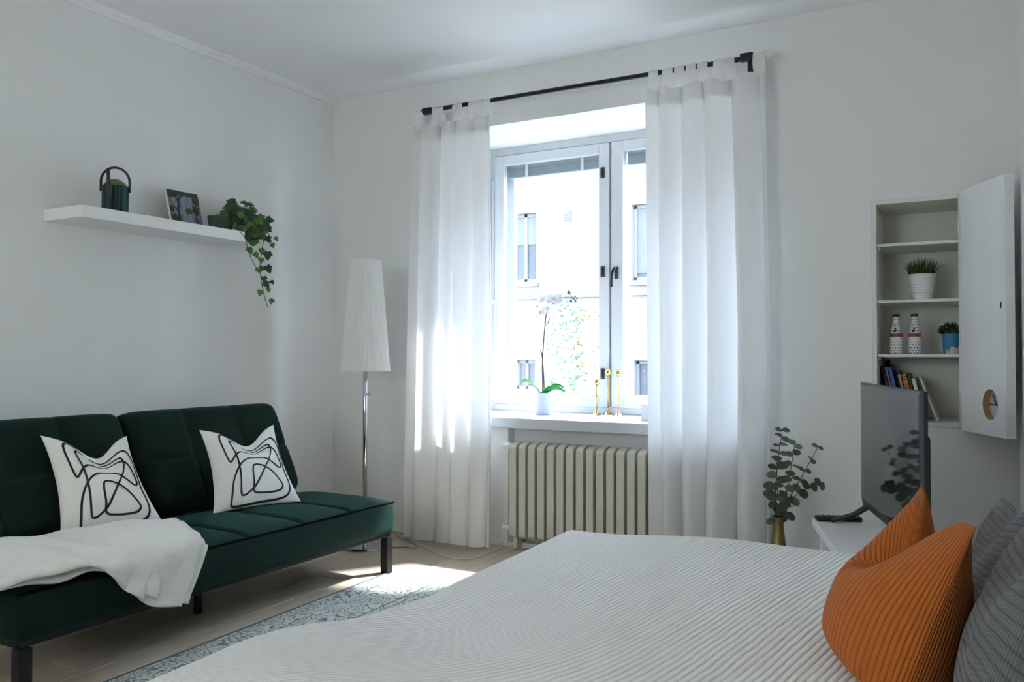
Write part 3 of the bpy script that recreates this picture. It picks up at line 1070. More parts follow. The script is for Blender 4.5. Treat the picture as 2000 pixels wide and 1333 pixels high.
ri = random.Random(12)
for k in range(120):
    th = ri.uniform(0, 2 * pi)
    ph = math.acos(ri.uniform(-0.6, 1.0))
    d = Vector((sin(ph) * cos(th), sin(ph) * sin(th), cos(ph)))
    rr = ri.uniform(0.70, 1.0)
    c = Vector((0.0, 0.0, 0.088)) + Vector((d.x * 0.085, d.y * 0.108, d.z * 0.095)) * rr
    c.x = max(c.x, -0.125)
    tip = Vector((ri.gauss(0, 0.4), ri.gauss(0, 0.4), -0.8 + ri.gauss(0, 0.4)))
    put_leaf(IVD if ri.random() < 0.82 else IVL, ivy, c, d + Vector((0.5, -0.4, 0.15)) + Vector((ri.gauss(0, .25), ri.gauss(0, .25), ri.gauss(0, .25))), tip, ri.uniform(0.034, 0.050))
for k in range(44):
    y, z = ri.uniform(-0.10, 0.10), ri.uniform(-0.005, 0.11)
    if (y / 0.11) ** 2 + ((z - 0.05) / 0.075) ** 2 > 1:
        continue
    put_leaf(IVD if ri.random() < 0.75 else IVL, ivy, (0.105 + ri.uniform(-0.01, 0.02) - 0.25 * abs(y), y, z), (0.9, -0.5 + ri.gauss(0, .3), 0.3 + ri.gauss(0, .25)), (ri.gauss(0, .3), ri.gauss(0, .6), -0.7), ri.uniform(0.034, 0.048))
# leaves reaching out on the camera's left
for (dy, dz, sx) in ((-0.175, 0.045, 0.06), (-0.155, 0.07, 0.045), (-0.16, 0.03, 0.05), (-0.13, 0.09, 0.05), (-0.125, 0.05, 0.055), (0.135, 0.10, 0.045), (0.125, 0.06, 0.04)):
    put_leaf(IVD, ivy, (0.05, dy, dz), (0.8, -0.5, 0.4), (0.1, math.copysign(1, dy), -0.4), sx)
trails = [[(0.06, 0.02, 0.10), (0.075, 0.09, 0.09), (0.06, 0.109, -0.006), (0.06, 0.092, -0.101), (0.06, 0.086, -0.182), (0.06, 0.101, -0.261), (0.06, 0.123, -0.326), (0.06, 0.141, -0.365)],
          [(0.05, -0.05, 0.06), (0.10, -0.10, 0.012), (0.118, -0.075, -0.03), (0.11, -0.05, -0.07), (0.10, -0.016, -0.128), (0.10, 0.026, -0.176)],
          [(0.04, 0.05, 0.10), (0.04, 0.128, 0.092), (0.04, 0.162, 0.029), (0.04, 0.188, -0.022)]]
for tr in trails:
    MB().tube(spline(tr, 6), 0.0018, 6).build('vine', STEM, ivy, smooth=True)
ivl = [(-0.776, 1.745, 0.045, 1), (-0.739, 1.702, 0.030, 0), (-0.72, 1.656, 0.030, 0), (-0.735, 1.619, 0.028, 0), (-0.778, 1.65, 0.040, 1), (-0.799, 1.587, 0.034, 0), (-0.891, 1.628, 0.044, 0),
       (-0.849, 1.631, 0.046, 0), (-0.873, 1.585, 0.040, 0), (-0.863, 1.558, 0.036, 0), (-0.82, 1.533, 0.032, 0), (-0.83, 1.480, 0.028, 0), (-0.799, 1.492, 0.034, 1), (-0.749, 1.575, 0.048, 1),
       (-0.752, 1.502, 0.046, 1), (-0.805, 1.438, 0.034, 1), (-0.798, 1.412, 0.040, 1), (-0.808, 1.368, 0.034, 0), (-0.732, 1.386, 0.028, 0), (-0.743, 1.326, 0.032, 0), (-0.733, 1.425, 0.026, 1),
       (-0.91, 1.655, 0.034, 0), (-0.885, 1.66, 0.030, 0), (-0.79, 1.69, 0.032, 1)]
for (y, z, s, dk) in ivl:
    put_leaf(IVD if dk else IVL, ivy, (0.062 + ri.uniform(-0.02, 0.02), y + 0.895, z - SZ), (0.9 + ri.uniform(-.2, .2), -0.6 + ri.uniform(-.4, .4), 0.25), (0.1, ri.uniform(-0.6, 0.6), -1), s)

# ---------------------------------------------------------------- sofa
sofa = thing('sofa', (0.0, -1.65, 0.0), 'dark green velvet sofa bed with black legs along the left wall', 'sofa')
SL = 1.80   # length along y, local y from -0.9 to 0.9


def grooves(y):
    """tufted profile along the length: 0 in a seam, 1 between"""
    k = (y + 0.9) / 0.3
    d = abs(k - round(k)) * 0.3
    if abs(k - 0) < 0.5 and round(k) == 0 or round(k) == 6:
        return 1.0
    return 1 - exp(-(d / 0.014) ** 2)


seat_prof = [(0.44, 0.19), (0.44, 0.27), (0.45, 0.325), (0.475, 0.338), (0.54, 0.343), (0.60, 0.346), (0.66, 0.347), (0.72, 0.347), (0.78, 0.347), (0.84, 0.346), (0.90, 0.345), (0.96, 0.342),
             (1.0, 0.339), (1.025, 0.335), (1.036, 0.330), (1.041, 0.32), (1.047, 0.295), (1.049, 0.26), (1.047, 0.225), (1.041, 0.20), (1.03, 0.190), (0.9, 0.188), (0.7, 0.188), (0.5, 0.188)]
ysamp = []
for i in range(241):
    ysamp.append(-0.9 + 1.8 * i / 240)


def seat_pt(a, y):
    i = int(round(a * len(seat_prof))) % len(seat_prof)
    x, z = seat_prof[i]
    e = 0.9 - abs(y)
    if e < 0.03:      # rounded end
        k = sqrt(max(0, 1 - ((0.03 - e) / 0.03) ** 2)) if e > 0 else 0
        sc = 0.90 + 0.10 * k
        x = 0.745 + (x - 0.745) * (1 - (1 - k) * 0.05)
        z = 0.262 + (z - 0.262) * sc
    if 3 <= i <= 13:
        g = grooves(y)
        dep = 0.012 * smooth01(0.47, 0.60, x) * (1 - 0.3 * smooth01(0.98, 1.04, x))
        z -= dep * (1 - g)
        k = ((y + 0.9) / 0.3) % 1.0
        z += 0.010 * sin(pi * k) ** 0.8 * smooth01(0.44, 0.55, x) * (1 - smooth01(0.95, 1.03, x))
        # seam across the seat
        z -= 0.010 * exp(-((x - 0.74) / 0.016) ** 2)
    return (x, y, z)


us = [i / len(seat_prof) for i in range(len(seat_prof) + 1)]
sm = MB().grid(lambda a, v: seat_pt(a, v), 1, 1, us=us, vs=ysamp)
for yy in (-0.9, 0.9):
    sm.poly([seat_pt(i / len(seat_prof), yy) for i in range(len(seat_prof))])
seat = sm.build('seat', GREEN, sofa, auto=50, weld=True)
MB().tube([(1.036, -0.895 + 1.79 * i / 20, 0.332) for i in range(21)], 0.0045, 8).build('piping', GREENP, seat, smooth=True)
sarc = []
for k in range(1, 6):
    yy = -0.9 + 0.3 * k
    MB().tube([(x, yy, z - 0.011) for x, z in seat_prof[4:14]], 0.0035, 6).build('seat_seam', GREENP, seat, smooth=True)


# backrest halves: padded slabs
def slab_pt(u, v, side, wd, hg, th, cols, rows):
    a, b_ = 2 * u - 1, 2 * v - 1
    pa, pb = 1 - abs(a) ** 16, 1 - abs(b_) ** 12
    T = th / 2 * max(0, pa) ** 0.5 * max(0, pb) ** 0.5
    x = a * wd / 2 * (1 - 0.03 * abs(b_) ** 10)
    y = hg * (v + 0.0) - 0.018 * hg * (abs(a) ** 14) * (1 if v > 0.5 else -1) * abs(b_) ** 4
    if side > 0:
        ku = u * cols
        kv = v * rows
        du = abs(ku - round(ku)) * wd / cols
        dv = abs(kv - round(kv)) * hg / rows
        inner_u = 0 < round(ku) < cols
        inner_v = 0 < round(kv) < rows
        if inner_u:
            T -= 0.014 * exp(-(du / 0.012) ** 2) * max(0, pb)
        if inner_v:
            T -= 0.011 * exp(-(dv / 0.012) ** 2) * max(0, pa)
        T += 0.012 * (sin(pi * (ku % 1)) * sin(pi * (kv % 1))) ** 0.6
    return x, y, T * side


bx_axis = Vector((0, 1, 0))
up_axis = Vector((-0.205, 0, 0.430)).normalized()
nrm_axis = bx_axis.cross(up_axis).normalized()
if nrm_axis.x < 0:
    nrm_axis = -nrm_axis
cs = [0.5 - 0.5 * cos(pi * i / 90) for i in range(91)]
cs2 = [0.5 - 0.5 * cos(pi * i / 50) for i in range(51)]
for yc in (-0.45, 0.45):
    base = Vector((0.42, yc, 0.335))
    m = MB()
    for side in (1, -1):
        m.grid(lambda u, v: base + bx_axis * slab_pt(u, v, side, 0.894, 0.485, 0.14, 3, 2)[0] + up_axis * slab_pt(u, v, side, 0.894, 0.485, 0.14, 3, 2)[1]
               + nrm_axis * slab_pt(u, v, side, 0.894, 0.485, 0.14, 3, 2)[2], 1, 1, us=cs, vs=cs2)
    m.build('backrest', GREEN, sofa, smooth=True, weld=True)
MB().box(1.003, 1.030, -0.88, 0.88, 0.174, 0.19).box(0.47, 0.50, -0.88, 0.88, 0.168, 0.19).box(0.5, 1.005, -0.88, -0.85, 0.168, 0.19).box(0.5, 1.005, 0.85, 0.88, 0.168, 0.19).build('frame', DARKM, sofa, bevel=0.002)
leg_me = MB().box(-0.02, 0.02, -0.02, 0.02, 0, 0.17).mesh('leg', DARKM, bevel=0.002)
for (x, y) in ((1.015, 0.868), (1.015, -0.868), (0.50, 0.86), (0.50, -0.86), (0.745, 0.0)):
    o = link('leg', leg_me, sofa)
    o.location = (x, y, 0)
    if y == 0:
        o.scale = (0.6, 0.6, 1)
MB().box(0.725, 0.765, -0.85, 0.85, 0.168, 0.186).build('centre_bar', DARKM, sofa)
MB().box(0.40, 0.46, -0.86, 0.86, 0.20, 0.34).build('hinge_rail', DARKM, sofa)


# ---------------------------------------------------------------- cushions from four corner points
class Pillow:
    def __init__(self, BL, BR, TR, TL, thick, chop=0.0, chopw=0.16, chopu=0.5, pull=0.05, p=2.4, back=1.0, flipn=False, sag=0.0, chopdeep=0.75, q=0.55, low=1.0):
        self.q = q
        self.low = low
        self.c = [Vector(q) for q in (BL, BR, TR, TL)]
        self.t, self.chop, self.cw, self.cu, self.pull, self.p, self.back = thick, chop, chopw, chopu, pull, p, back
        self.sag, self.cd = sag, chopdeep
        e1 = (self.c[1] + self.c[2] - self.c[0] - self.c[3])
        e2 = (self.c[3] + self.c[2] - self.c[0] - self.c[1])
        self.n = e1.cross(e2).normalized() * (-1 if flipn else 1)
        self.ex, self.ey = e1.normalized(), e2.normalized()
        self.H = e2.length / 2
        self.W = e1.length / 2
        self.base = Vector((sum(q.x for q in self.c[:2]) / 2, sum(q.y for q in self.c[:2]) / 2, min(self.c[0].z, self.c[1].z)))

    def at(self, u, v, side=1, off=0.0):
        c = self.c
        a, b_ = 2 * u - 1, 2 * v - 1
        P = (c[0] * (1 - u) + c[1] * u) * (1 - v) + (c[3] * (1 - u) + c[2] * u) * v
        # edges drawn in between the corners
        P = P - self.ex * a * self.W * self.pull * (1 - b_ * b_)
        P = P - self.ey * b_ * self.H * self.pull * 0.8 * (1 - a * a) * (1 if v > 0.5 else 0.4)
        g = exp(-((u - self.cu) / self.cw) ** 2)
        P = P - self.ey * self.chop * g * smooth01(0.25, 1.0, v) ** 1.6
        A = max(0.0, 1 - abs(a) ** self.p)
        bb_ = 2 * v ** self.low - 1
        B = max(0.0, 1 - abs(bb_) ** self.p)
        qq = self.q * (1 - (0.70 if self.low < 1 else 0.0) * (1 - smooth01(0.0, 0.5, v)))
        T = self.t * A ** self.q * B ** qq
        T *= 1 - self.cd * g * smooth01(0.45, 1.0, v)
        T *= 1 + self.sag * (0.5 - v)
        if side > 0:
            # small puckers
            T += 0.0022 * sin(19 * u + 7 * v) * sin(13 * v + 3) * A * B
        return P + self.n * (T * (1 if side > 0 else -self.back) + (off if side > 0 else -off))

    def build(self, name, material, n=56, uvfn=None, parent=None):
        m = MB()
        cs = [0.5 - 0.5 * cos(pi * i / n) * (0.55 + 0.45 * abs(cos(pi * i / n))) if 0 else 0.5 - 0.5 * cos(pi * i / n) for i in range(n + 1)]
        for side in (1, -1):
            m.grid(lambda u, v: self.at(u, v, side) - self.base, 1, 1, us=cs, vs=cs, uvfn=uvfn)
        o = m.build(name, material, parent, smooth=True, weld=True)
        o.location = self.base
        return o

    def ribbon(self, uvs, width, name, material, parent, closed=False, n=10):
        P2 = [(p.x, p.y) for p in spline([(u, v, 0) for u, v in uvs], n, closed)]
        m = MB()
        k = len(P2)
        L_, R_ = [], []
        for i, (u, v) in enumerate(P2):
            u = min(0.985, max(0.015, u)); v = min(0.985, max(0.015, v))
            a = P2[i - 1] if (i or closed) else P2[0]
            c = P2[(i + 1) % k] if (i < k - 1 or closed) else P2[-1]
            d = Vector(((c[0] - a[0]) * self.W, (c[1] - a[1]) * self.H))
            if d.length < 1e-7:
                d = Vector((1, 0))
            d.normalize()
            s = Vector((-d.y / self.W, d.x / self.H)) * width / 2
            L_.append(tuple(self.at(u + s.x, v + s.y, 1, 0.0016) - self.base))
            R_.append(tuple(self.at(u - s.x, v - s.y, 1, 0.0016) - self.base))
        m.v = L_ + R_
        for i in range(k if closed else k - 1):
            j = (i + 1) % k
            m.f.append((i, j, k + j, k + i))
        return m.build(name, material, parent, smooth=True)


# line drawing traced on a unit square (u to the right, v up)
ZC4 = ((280, 1210), (1325, 1065), (990, 170), (115, 235))


def inv_bilin(x, y):
    u, v = 0.5, 0.5
    (x0, y0), (x1, y1), (x2, y2), (x3, y3) = ZC4
    for _ in range(25):
        fx = (x0 * (1 - u) + x1 * u) * (1 - v) + (x3 * (1 - u) + x2 * u) * v - x
        fy = (y0 * (1 - u) + y1 * u) * (1 - v) + (y3 * (1 - u) + y2 * u) * v - y
        a = (x1 - x0) * (1 - v) + (x2 - x3) * v
        b_ = (x3 - x0) * (1 - u) + (x2 - x1) * u
        c = (y1 - y0) * (1 - v) + (y2 - y3) * v
        d = (y3 - y0) * (1 - u) + (y2 - y1) * u
        det = a * d - b_ * c
        u -= (fx * d - fy * b_) / det
        v -= (a * fy - c * fx) / det
    # drawing sits on a dented cushion: lift the rows next to the dent
    g = exp(-((u - 0.5) / 0.2) ** 2)
    v = v + 0.09 * g * smooth01(0.35, 0.95, v)
    return (u - 0.13 * sin(pi * u) ** 1.0, min(0.975, v))


LINE_A = [(640, 385), (740, 330), (860, 300), (970, 330), (1050, 430), (1105, 590), (1140, 740), (1185, 850), (1200, 940), (1175, 1020), (1090, 1065), (900, 1100), (700, 1135), (570, 1142), (535, 1090),
          (515, 950), (525, 850), (570, 745), (650, 650), (740, 570), (820, 552), (900, 580), (1000, 660), (1075, 713), (1095, 680), (1060, 570), (1000, 475), (930, 425), (850, 412), (770, 435),
          (690, 465), (620, 510), (550, 575), (490, 645), (450, 655), (395, 550), (350, 400), (372, 315), (440, 300), (540, 340)]
LINE_B = [(735, 385), (785, 367), (850, 360), (925, 385), (965, 470), (950, 600), (910, 720), (830, 920), (760, 1000), (700, 1035), (655, 1010), (620, 850), (580, 650), (512, 450), (500, 392), (540, 368), (585, 385)]
LINE_C = [(815, 990), (798, 880), (773, 740), (785, 688), (860, 688), (1000, 770), (1110, 900), (1108, 960), (1050, 990), (920, 1008)]


def line_cushion(label, BL, BR, TR, TL):
    P = Pillow(BL, BR, TR, TL, 0.058, chop=0.078, chopw=0.24, chopu=0.55, pull=0.07, p=2.6, back=0.9, chopdeep=0.55)
    o = tag(P.build('throw_cushion', CUSH), label, 'cushion', 'line-art cushions on the sofa')
    for ln, cl in ((LINE_A, False), (LINE_B, False), (LINE_C, True)):
        P.ribbon([inv_bilin(*q) for q in ln], 0.0088, 'printed_line', INK, o, closed=cl)
    return o


line_cushion('white cushion with black line drawing at the uncovered window end of the sofa', (0.615, -1.463, 0.352), (0.725, -1.048, 0.352), (0.500, -1.0, 0.697), (0.47, -1.415, 0.70))
line_cushion('white cushion with black line drawing behind the cream throw', (0.535, -2.095, 0.352), (0.625, -1.715, 0.352), (0.42, -1.74, 0.70), (0.36, -2.064, 0.724))

# ---------------------------------------------------------------- throw blanket
throw = thing('throw_blanket', (0.85, -2.2, 0.345), 'cream fleece throw folded over the left end of the sofa seat', 'blanket')


def throw_pt(s, t, dy, lift, wob):
    """s 0 right end .. 1 left ; t 0 rear .. 1 lower front"""
    y = -1.79 - dy + (-2.78 + 1.79) * s
    rear = interp([(0, 0.775), (0.22, 0.645), (0.4, 0.605), (0.55, 0.55), (1, 0.52)], s)
    hang = interp([(0, 0.175), (0.12, 0.20), (0.32, 0.285), (0.47, 0.362), (0.6, 0.40), (1, 0.39)], s)  # z of lower edge
    topz = 0.357 + lift
    skew = -0.235 * (t ** 1.0) * (1 - smooth01(0.0, 0.7, s))          # front edge slides towards the viewer
    front = 1.062 + lift * 0.7 - 0.03 * smooth01(0.42, 0.75, s)
    flat = front - rear
    drop = max(0.0, topz - hang)
    tot = flat + drop
    d = t * tot
    r = max(0.004, min(0.035, drop * 0.9))
    if d < flat - r:
        x, z = rear + d, topz
    elif drop > 0.005 and d < flat + r:
        a = (d - (flat - r)) / (2 * r) * pi / 2
        x, z = front - r + r * sin(a), topz - r + r * cos(a)
    elif drop > 0.005:
        x, z = front, topz - (d - flat)
    else:
        x, z = rear + d, topz - 0.01 * smooth01(flat - r, flat, d)
    und = 0.006 * sin(9 * s + 4 * t + wob) + 0.005 * sin(21 * s - 7 * t + wob * 2) * t + 0.004 * sin(33 * s + 3 + 5 * t)
    if d > flat:
        x += abs(und) * 1.5 + 0.012 * sin(30 * s + wob) * smooth01(flat, tot, d)
    else:
        z += und + 0.012 * sin(pi * min(1, s * 1.2)) * sin(pi * t)
        z += 0.018 * smooth01(0.3, 0.9, s) * (0.5 + 0.5 * sin(7 * t + 5 * s))
    z += 0.010 * (1 - t)
    return (x - 0.85, y + skew + 2.2, max(z, 0.02) - 0.345)


for nm, dy, lift, wob in (('throw_top', 0.0, 0.026, 0.3), ('throw_underlayer', -0.035, 0.004, 1.7)):
    m = MB().grid(lambda s, t: throw_pt(s, t, dy, lift, wob), 90, 70)
    o = m.build(nm, THROW, throw, smooth=True)
    md = o.modifiers.new('thick', 'SOLIDIFY')
    md.thickness = 0.012
    md.offset = 1
    hem = [throw_pt(0.0, t / 40, dy, lift + 0.004, wob) for t in range(41)]
    MB().tube(hem, 0.008, 8).build('hem', THROW, o, smooth=True)
    hem2 = [throw_pt(0.012, t / 40, dy, lift + 0.012, wob) for t in range(41)]
    MB().tube(hem2, 0.003, 6).build('hem_stitch', THROW, o, smooth=True)

# ---------------------------------------------------------------- rug
rc = [(1.03, -0.815), (2.75, -0.74), (2.80, -3.10), (1.095, -3.10)]


def rug_pt(u, v):
    a = Vector(rc[0]).lerp(Vector(rc[1]), u)
    b_ = Vector(rc[3]).lerp(Vector(rc[2]), u)
    p = a.lerp(b_, v)
    return (p.x, p.y, 0.008)


rg = MB()
rg.grid(lambda u, v: rug_pt(u, v), 30, 40, uvfn=lambda u, v: (u * 1.72, v * 2.3))
rgo = rg.build('rug', RUG)
md = rgo.modifiers.new('thick', 'SOLIDIFY')
md.thickness = 0.0075
md.offset = -1
tag(rgo, 'pale rug with grey floral scroll border lying between sofa and bed', 'rug')
#@@PART3


# ---------------------------------------------------------------- bed
bed = thing('bed', (2.92, -2.45, 0.0), 'low single bed under the ribbed white bedspread', 'bed')
MB().box(-0.64, 0.66, -1.0, 0.98, 0.10, 0.22).build('bed_base', WOODB, bed, bevel=0.006)
MB().box(-0.645, 0.665, -1.0, 0.985, 0.225, 0.42).build('mattress', MATT, bed, bevel=0.04, seg=3)
lm = MB().box(-0.03, 0.03, -0.03, 0.03, 0.0, 0.10).mesh('leg', WOODB, bevel=0.004)
for x in (-0.58, 0.60):
    for y in (-0.92, 0.92):
        o = link('leg', lm, bed)
        o.location = (x, y, 0.016)

edge_tab = [(-3.6, 2.150), (-2.95, 2.147), (-2.874, 2.149), (-2.766, 2.140), (-2.693, 2.152), (-2.626, 2.165), (-2.546, 2.215), (-2.465, 2.220), (-2.378, 2.229), (-2.252, 2.250), (-2.133, 2.241), (-1.9, 2.244), (-1.42, 2.246)]
edge_s = []
for i in range(121):
    y = -3.5 + 2.1 * i / 120
    edge_s.append((y, sum(interp(edge_tab, y + d) for d in (-0.04, -0.02, 0, 0.02, 0.04)) / 5))
SPX, SPY = 2.9, -2.45
BED_Y0, BED_Y1 = -3.44, -1.42
RB = 0.075


def roll(d, H):
    """d = length along the cloth measured from the edge of the top (negative = hanging): (inset, drop)"""
    arc = RB * pi / 2
    if d >= arc:
        return RB + (d - arc), 0.0
    if d >= 0:
        a = d / RB
        return RB - RB * cos(a) if 0 else RB * (1 - sin(pi / 2 - a)), RB - RB * sin(a) if 1 else 0
    return 0.0, RB - d


def spread_pt(a, b_):
    # a: length across from the left hang; b: length along from the far hang
    inx, dx = roll(a, 0)
    iny, dy = roll(b_, 0)
    y = BED_Y1 - iny
    x = interp(edge_s, y) + inx
    if x > 3.59:
        x = 3.59
    top = 0.458 + 0.020 * smooth01(2.3, 3.2, x) + 0.012 * smooth01(-1.9, -1.45, y) * smooth01(2.4, 2.9, x)
    top += 0.006 * sin(3.1 * x + 4.0 * y) + 0.004 * sin(9 * x - 5 * y + 1.0)
    top -= 0.022 * exp(-((x - 2.42) / 0.20) ** 2 - ((y + 2.40) / 0.30) ** 2)
    top += 0.012 * exp(-((x - 2.40) / 0.2) ** 2 - ((y + 2.80) / 0.25) ** 2)
    z = top - (dx ** 3 + dy ** 3) ** (1 / 3)
    if dx > RB:
        x += 0.010 * sin(14 * y) * min(1, (dx - RB) / 0.2) - 0.01 * min(1, (dx - RB) / 0.2)
    return x - SPX, y - SPY, max(z, 0.02)


def rib_uv(a, b_):
    p = spread_pt(a, b_)
    x, y = p[0] + SPX, p[1] + SPY
    inx, dx = roll(a, 0)
    iny, dy = roll(b_, 0)
    w_ = 1 - smooth01(2.35, 3.1, x)
    s_ = max(0.0, -(y + 2.25))
    r = (x - dx) * 0.988 - (y + dy) * 0.156 + 0.62 * s_ * s_ * w_
    return (r / 0.0145, b_ / 0.01)


HANG = 0.36
aa = [-HANG + i * 0.045 for i in range(8)] + [i * 0.01 for i in range(0, 14)] + [0.14 + i * 0.02 for i in range(0, 66)]
bb = [-HANG + i * 0.045 for i in range(8)] + [i * 0.01 for i in range(0, 14)] + [0.14 + i * 0.02 for i in range(0, 95)]
sp_ = MB().grid(spread_pt, 1, 1, us=aa, vs=bb, uvfn=rib_uv)
spo = sp_.build('bedspread', BEDSP, smooth=True)
spo.location = (SPX, SPY, 0)
tag(spo, 'off-white ribbed bedspread covering the bed in the foreground', 'bedspread')


# orange corduroy pillow, dented along its top edge
def orange_uv(u, v):
    k = 1 - smooth01(0.38, 0.60, u)
    p = 0.5 - math.asin(max(-1, min(1, 2 * u - 1))) / pi
    q = 0.5 + math.asin(max(-1, min(1, 2 * v - 1))) / pi
    t_ = (q + 0.12) * k - (1 - k)
    return (math.log(exp(14 * p) + exp(14 * t_)) / 14 * 44, v * 20)


op = Pillow((3.275, -2.08, 0.478), (3.366, -2.56, 0.478), (3.470, -2.62, 0.785), (3.378, -2.225, 0.79), 0.112, chop=0.135, chopw=0.20, chopu=0.46, pull=0.02, p=2.1, back=0.85, sag=0.45, chopdeep=0.45, q=0.72, low=0.70)
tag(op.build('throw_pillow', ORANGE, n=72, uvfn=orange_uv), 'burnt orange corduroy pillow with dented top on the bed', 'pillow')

# grey knitted pillows against the right wall
g1 = Pillow((3.44, -1.93, 0.487), (3.50, -2.36, 0.487), (3.578, -2.39, 0.79), (3.515, -1.985, 0.738), 0.05, chop=0.02, pull=0.05, p=2.3, back=0.35)
tag(g1.build('knit_pillow', GREYK, uvfn=lambda u, v: (v * 22, u * 60)), 'grey knitted pillow at the right wall, the farther of two', 'pillow', 'grey knitted pillows on the bed')
g2 = Pillow((3.44, -2.42, 0.487), (3.48, -2.87, 0.487), (3.592, -2.87, 0.83), (3.555, -2.42, 0.785), 0.05, chop=0.02, pull=0.05, p=2.3, back=0.35)
tag(g2.build('knit_pillow', GREYK, uvfn=lambda u, v: (v * 22, u * 60)), 'grey knitted pillow directly behind the orange pillow, the nearer of two', 'pillow', 'grey knitted pillows on the bed')

# ---------------------------------------------------------------- media table, television, remote
TA = Vector((2.892, -0.50))
tdir = Vector((0.29, -0.957)).normalized()
tprp = Vector((0.957, 0.29)).normalized()
ang = math.atan2(tdir.y, tdir.x)
tab = thing('media_table', (TA.x, TA.y, 0.0), 'low white table holding the television beyond the bed', 'table', rotz=ang)
# local x along tdir, local y along tprp
TZ, TLN, TWD = 0.39, 0.80, 0.40
MB().box(0, TLN, 0, TWD, TZ - 0.03, TZ).build('table_top', WHITE, tab, bevel=0.003)
tl = MB().box(-0.02, 0.02, -0.02, 0.02, 0, TZ - 0.03).mesh('leg', WHITE, bevel=0.003)
for x in (0.045, TLN - 0.045):
    for y in (0.045, TWD - 0.045):
        o = link('leg', tl, tab)
        o.location = (x, y, 0)
MB().box(0.04, TLN - 0.04, 0.05, TWD - 0.05, 0.12, 0.135).build('lower_shelf', WHITE, tab)

tvf = Vector((3.066, -0.440))
tvn = Vector((3.322, -1.263))
td = (tvn - tvf).normalized()
TVL = (tvn - tvf).length
tv = thing('television', (tvf.x, tvf.y, TZ), 'slim black television angled on the white table', 'television', rotz=math.atan2(td.y, td.x))
# local x along the screen from far to near, local -y... screen faces local -y side towards the room's left
TB0, TB1 = 0.062, 0.536
m = MB()
ol = [(0.035, TB0), (0.0, TB0 + 0.030), (0.0, TB1), (TVL, TB1), (TVL, TB0 + 0.030), (TVL - 0.035, TB0)]
sgn = -1
m.prism(ol, lambda p: (p[0], 0.0, p[1]), lambda p: (p[0], 0.022, p[1]))
m.build('bezel', PLASTIC, tv, bevel=0.002)
MB().box(0.12, TVL - 0.12, 0.022, 0.062, TB0 + 0.02, TB1 - 0.14).build('rear_housing', PLASTIC, tv, bevel=0.015, seg=3)
MB().box(0.010, TVL - 0.008, -0.0015, 0.001, TB0 + 0.028, TB1 - 0.008).build('screen', SCREEN, tv)
MB().box(TVL - 0.0015, TVL + 0.0015, -0.0022, 0.010, TB0 + 0.035, TB1 - 0.002).build('edge_strip', STEEL, tv)
for x in (0.11, TVL - 0.13):
    p = MB().tube([(x, 0.01, TB0 + 0.012), (x + 0.0, -0.05, 0.035), (x - 0.015, -0.125, 0.009)], [0.012, 0.011, 0.008], 8)
    p.tube([(x, 0.012, TB0 + 0.012), (x + 0.02, 0.06, 0.035), (x + 0.03, 0.10, 0.009)], [0.012, 0.010, 0.008], 8)
    p.build('stand_leg', PLASTIC, tv, auto=50)
rem = MB().box(-0.085, 0.085, -0.021, 0.021, 0.001, 0.019)
ro = rem.build('remote_control', PLASTIC, bevel=0.007, seg=3, auto=40)
ro.location = (2.992, -0.515, TZ)
ro.rotation_euler = (0, 0, math.atan2(0.065, 0.156))
tag(ro, 'black remote control on the far edge of the white table', 'remote')
BT = mat('rubber_button', (0.05, 0.05, 0.055), 0.6)
bme = MB().box(-0.004, 0.004, -0.003, 0.003, 0.0, 0.0015).mesh('button', BT)
for i in range(6):
    for j in (-1, 0, 1):
        o = link('button', bme, ro)
        o.location = (-0.055 + i * 0.02, j * 0.010, 0.019)

# ---------------------------------------------------------------- eucalyptus in a brass floor vase
EX, EY = 2.722, -0.30
vase = thing('vase', (EX, EY, 0.0), 'tall slender brass vase on the floor between curtain and table', 'vase')
vp = [(0.0, 0.0), (0.052, 0.0), (0.056, 0.01), (0.054, 0.05), (0.046, 0.12), (0.034, 0.20), (0.024, 0.28), (0.021, 0.315), (0.026, 0.34), (0.031, 0.346), (0.027, 0.344), (0.018, 0.315), (0.016, 0.28), (0, 0.27)]
MB().lathe(vp, 28).build('vase_body', OLDBRASS, vase, auto=60)
MB().tube([(0.031 * cos(2 * pi * k / 24), 0.031 * sin(2 * pi * k / 24), 0.345) for k in range(24)], 0.0025, 6, closed=True).build('lip_ring', OLDBRASS, vase, smooth=True)
euc = thing('eucalyptus', (EX, EY, 0.28), 'eucalyptus sprigs with round grey-green leaves standing in the brass vase', 'plant')


def round_leaf(material):
    m = MB()
    pts = [(0, 0), (0.28, 0.12), (0.46, 0.40), (0.44, 0.68), (0.25, 0.92), (0, 1.02), (-0.25, 0.92), (-0.44, 0.68), (-0.46, 0.40), (-0.28, 0.12)]
    m.v = [(0, 0.5, -0.03)] + [(x, y, 0.10 * x * x * 3 - 0.06 * y) for x, y in pts]
    m.f = [(0, 1 + i, 1 + (i + 1) % 10) for i in range(10)]
    return m.mesh('leaf', material, smooth=True)


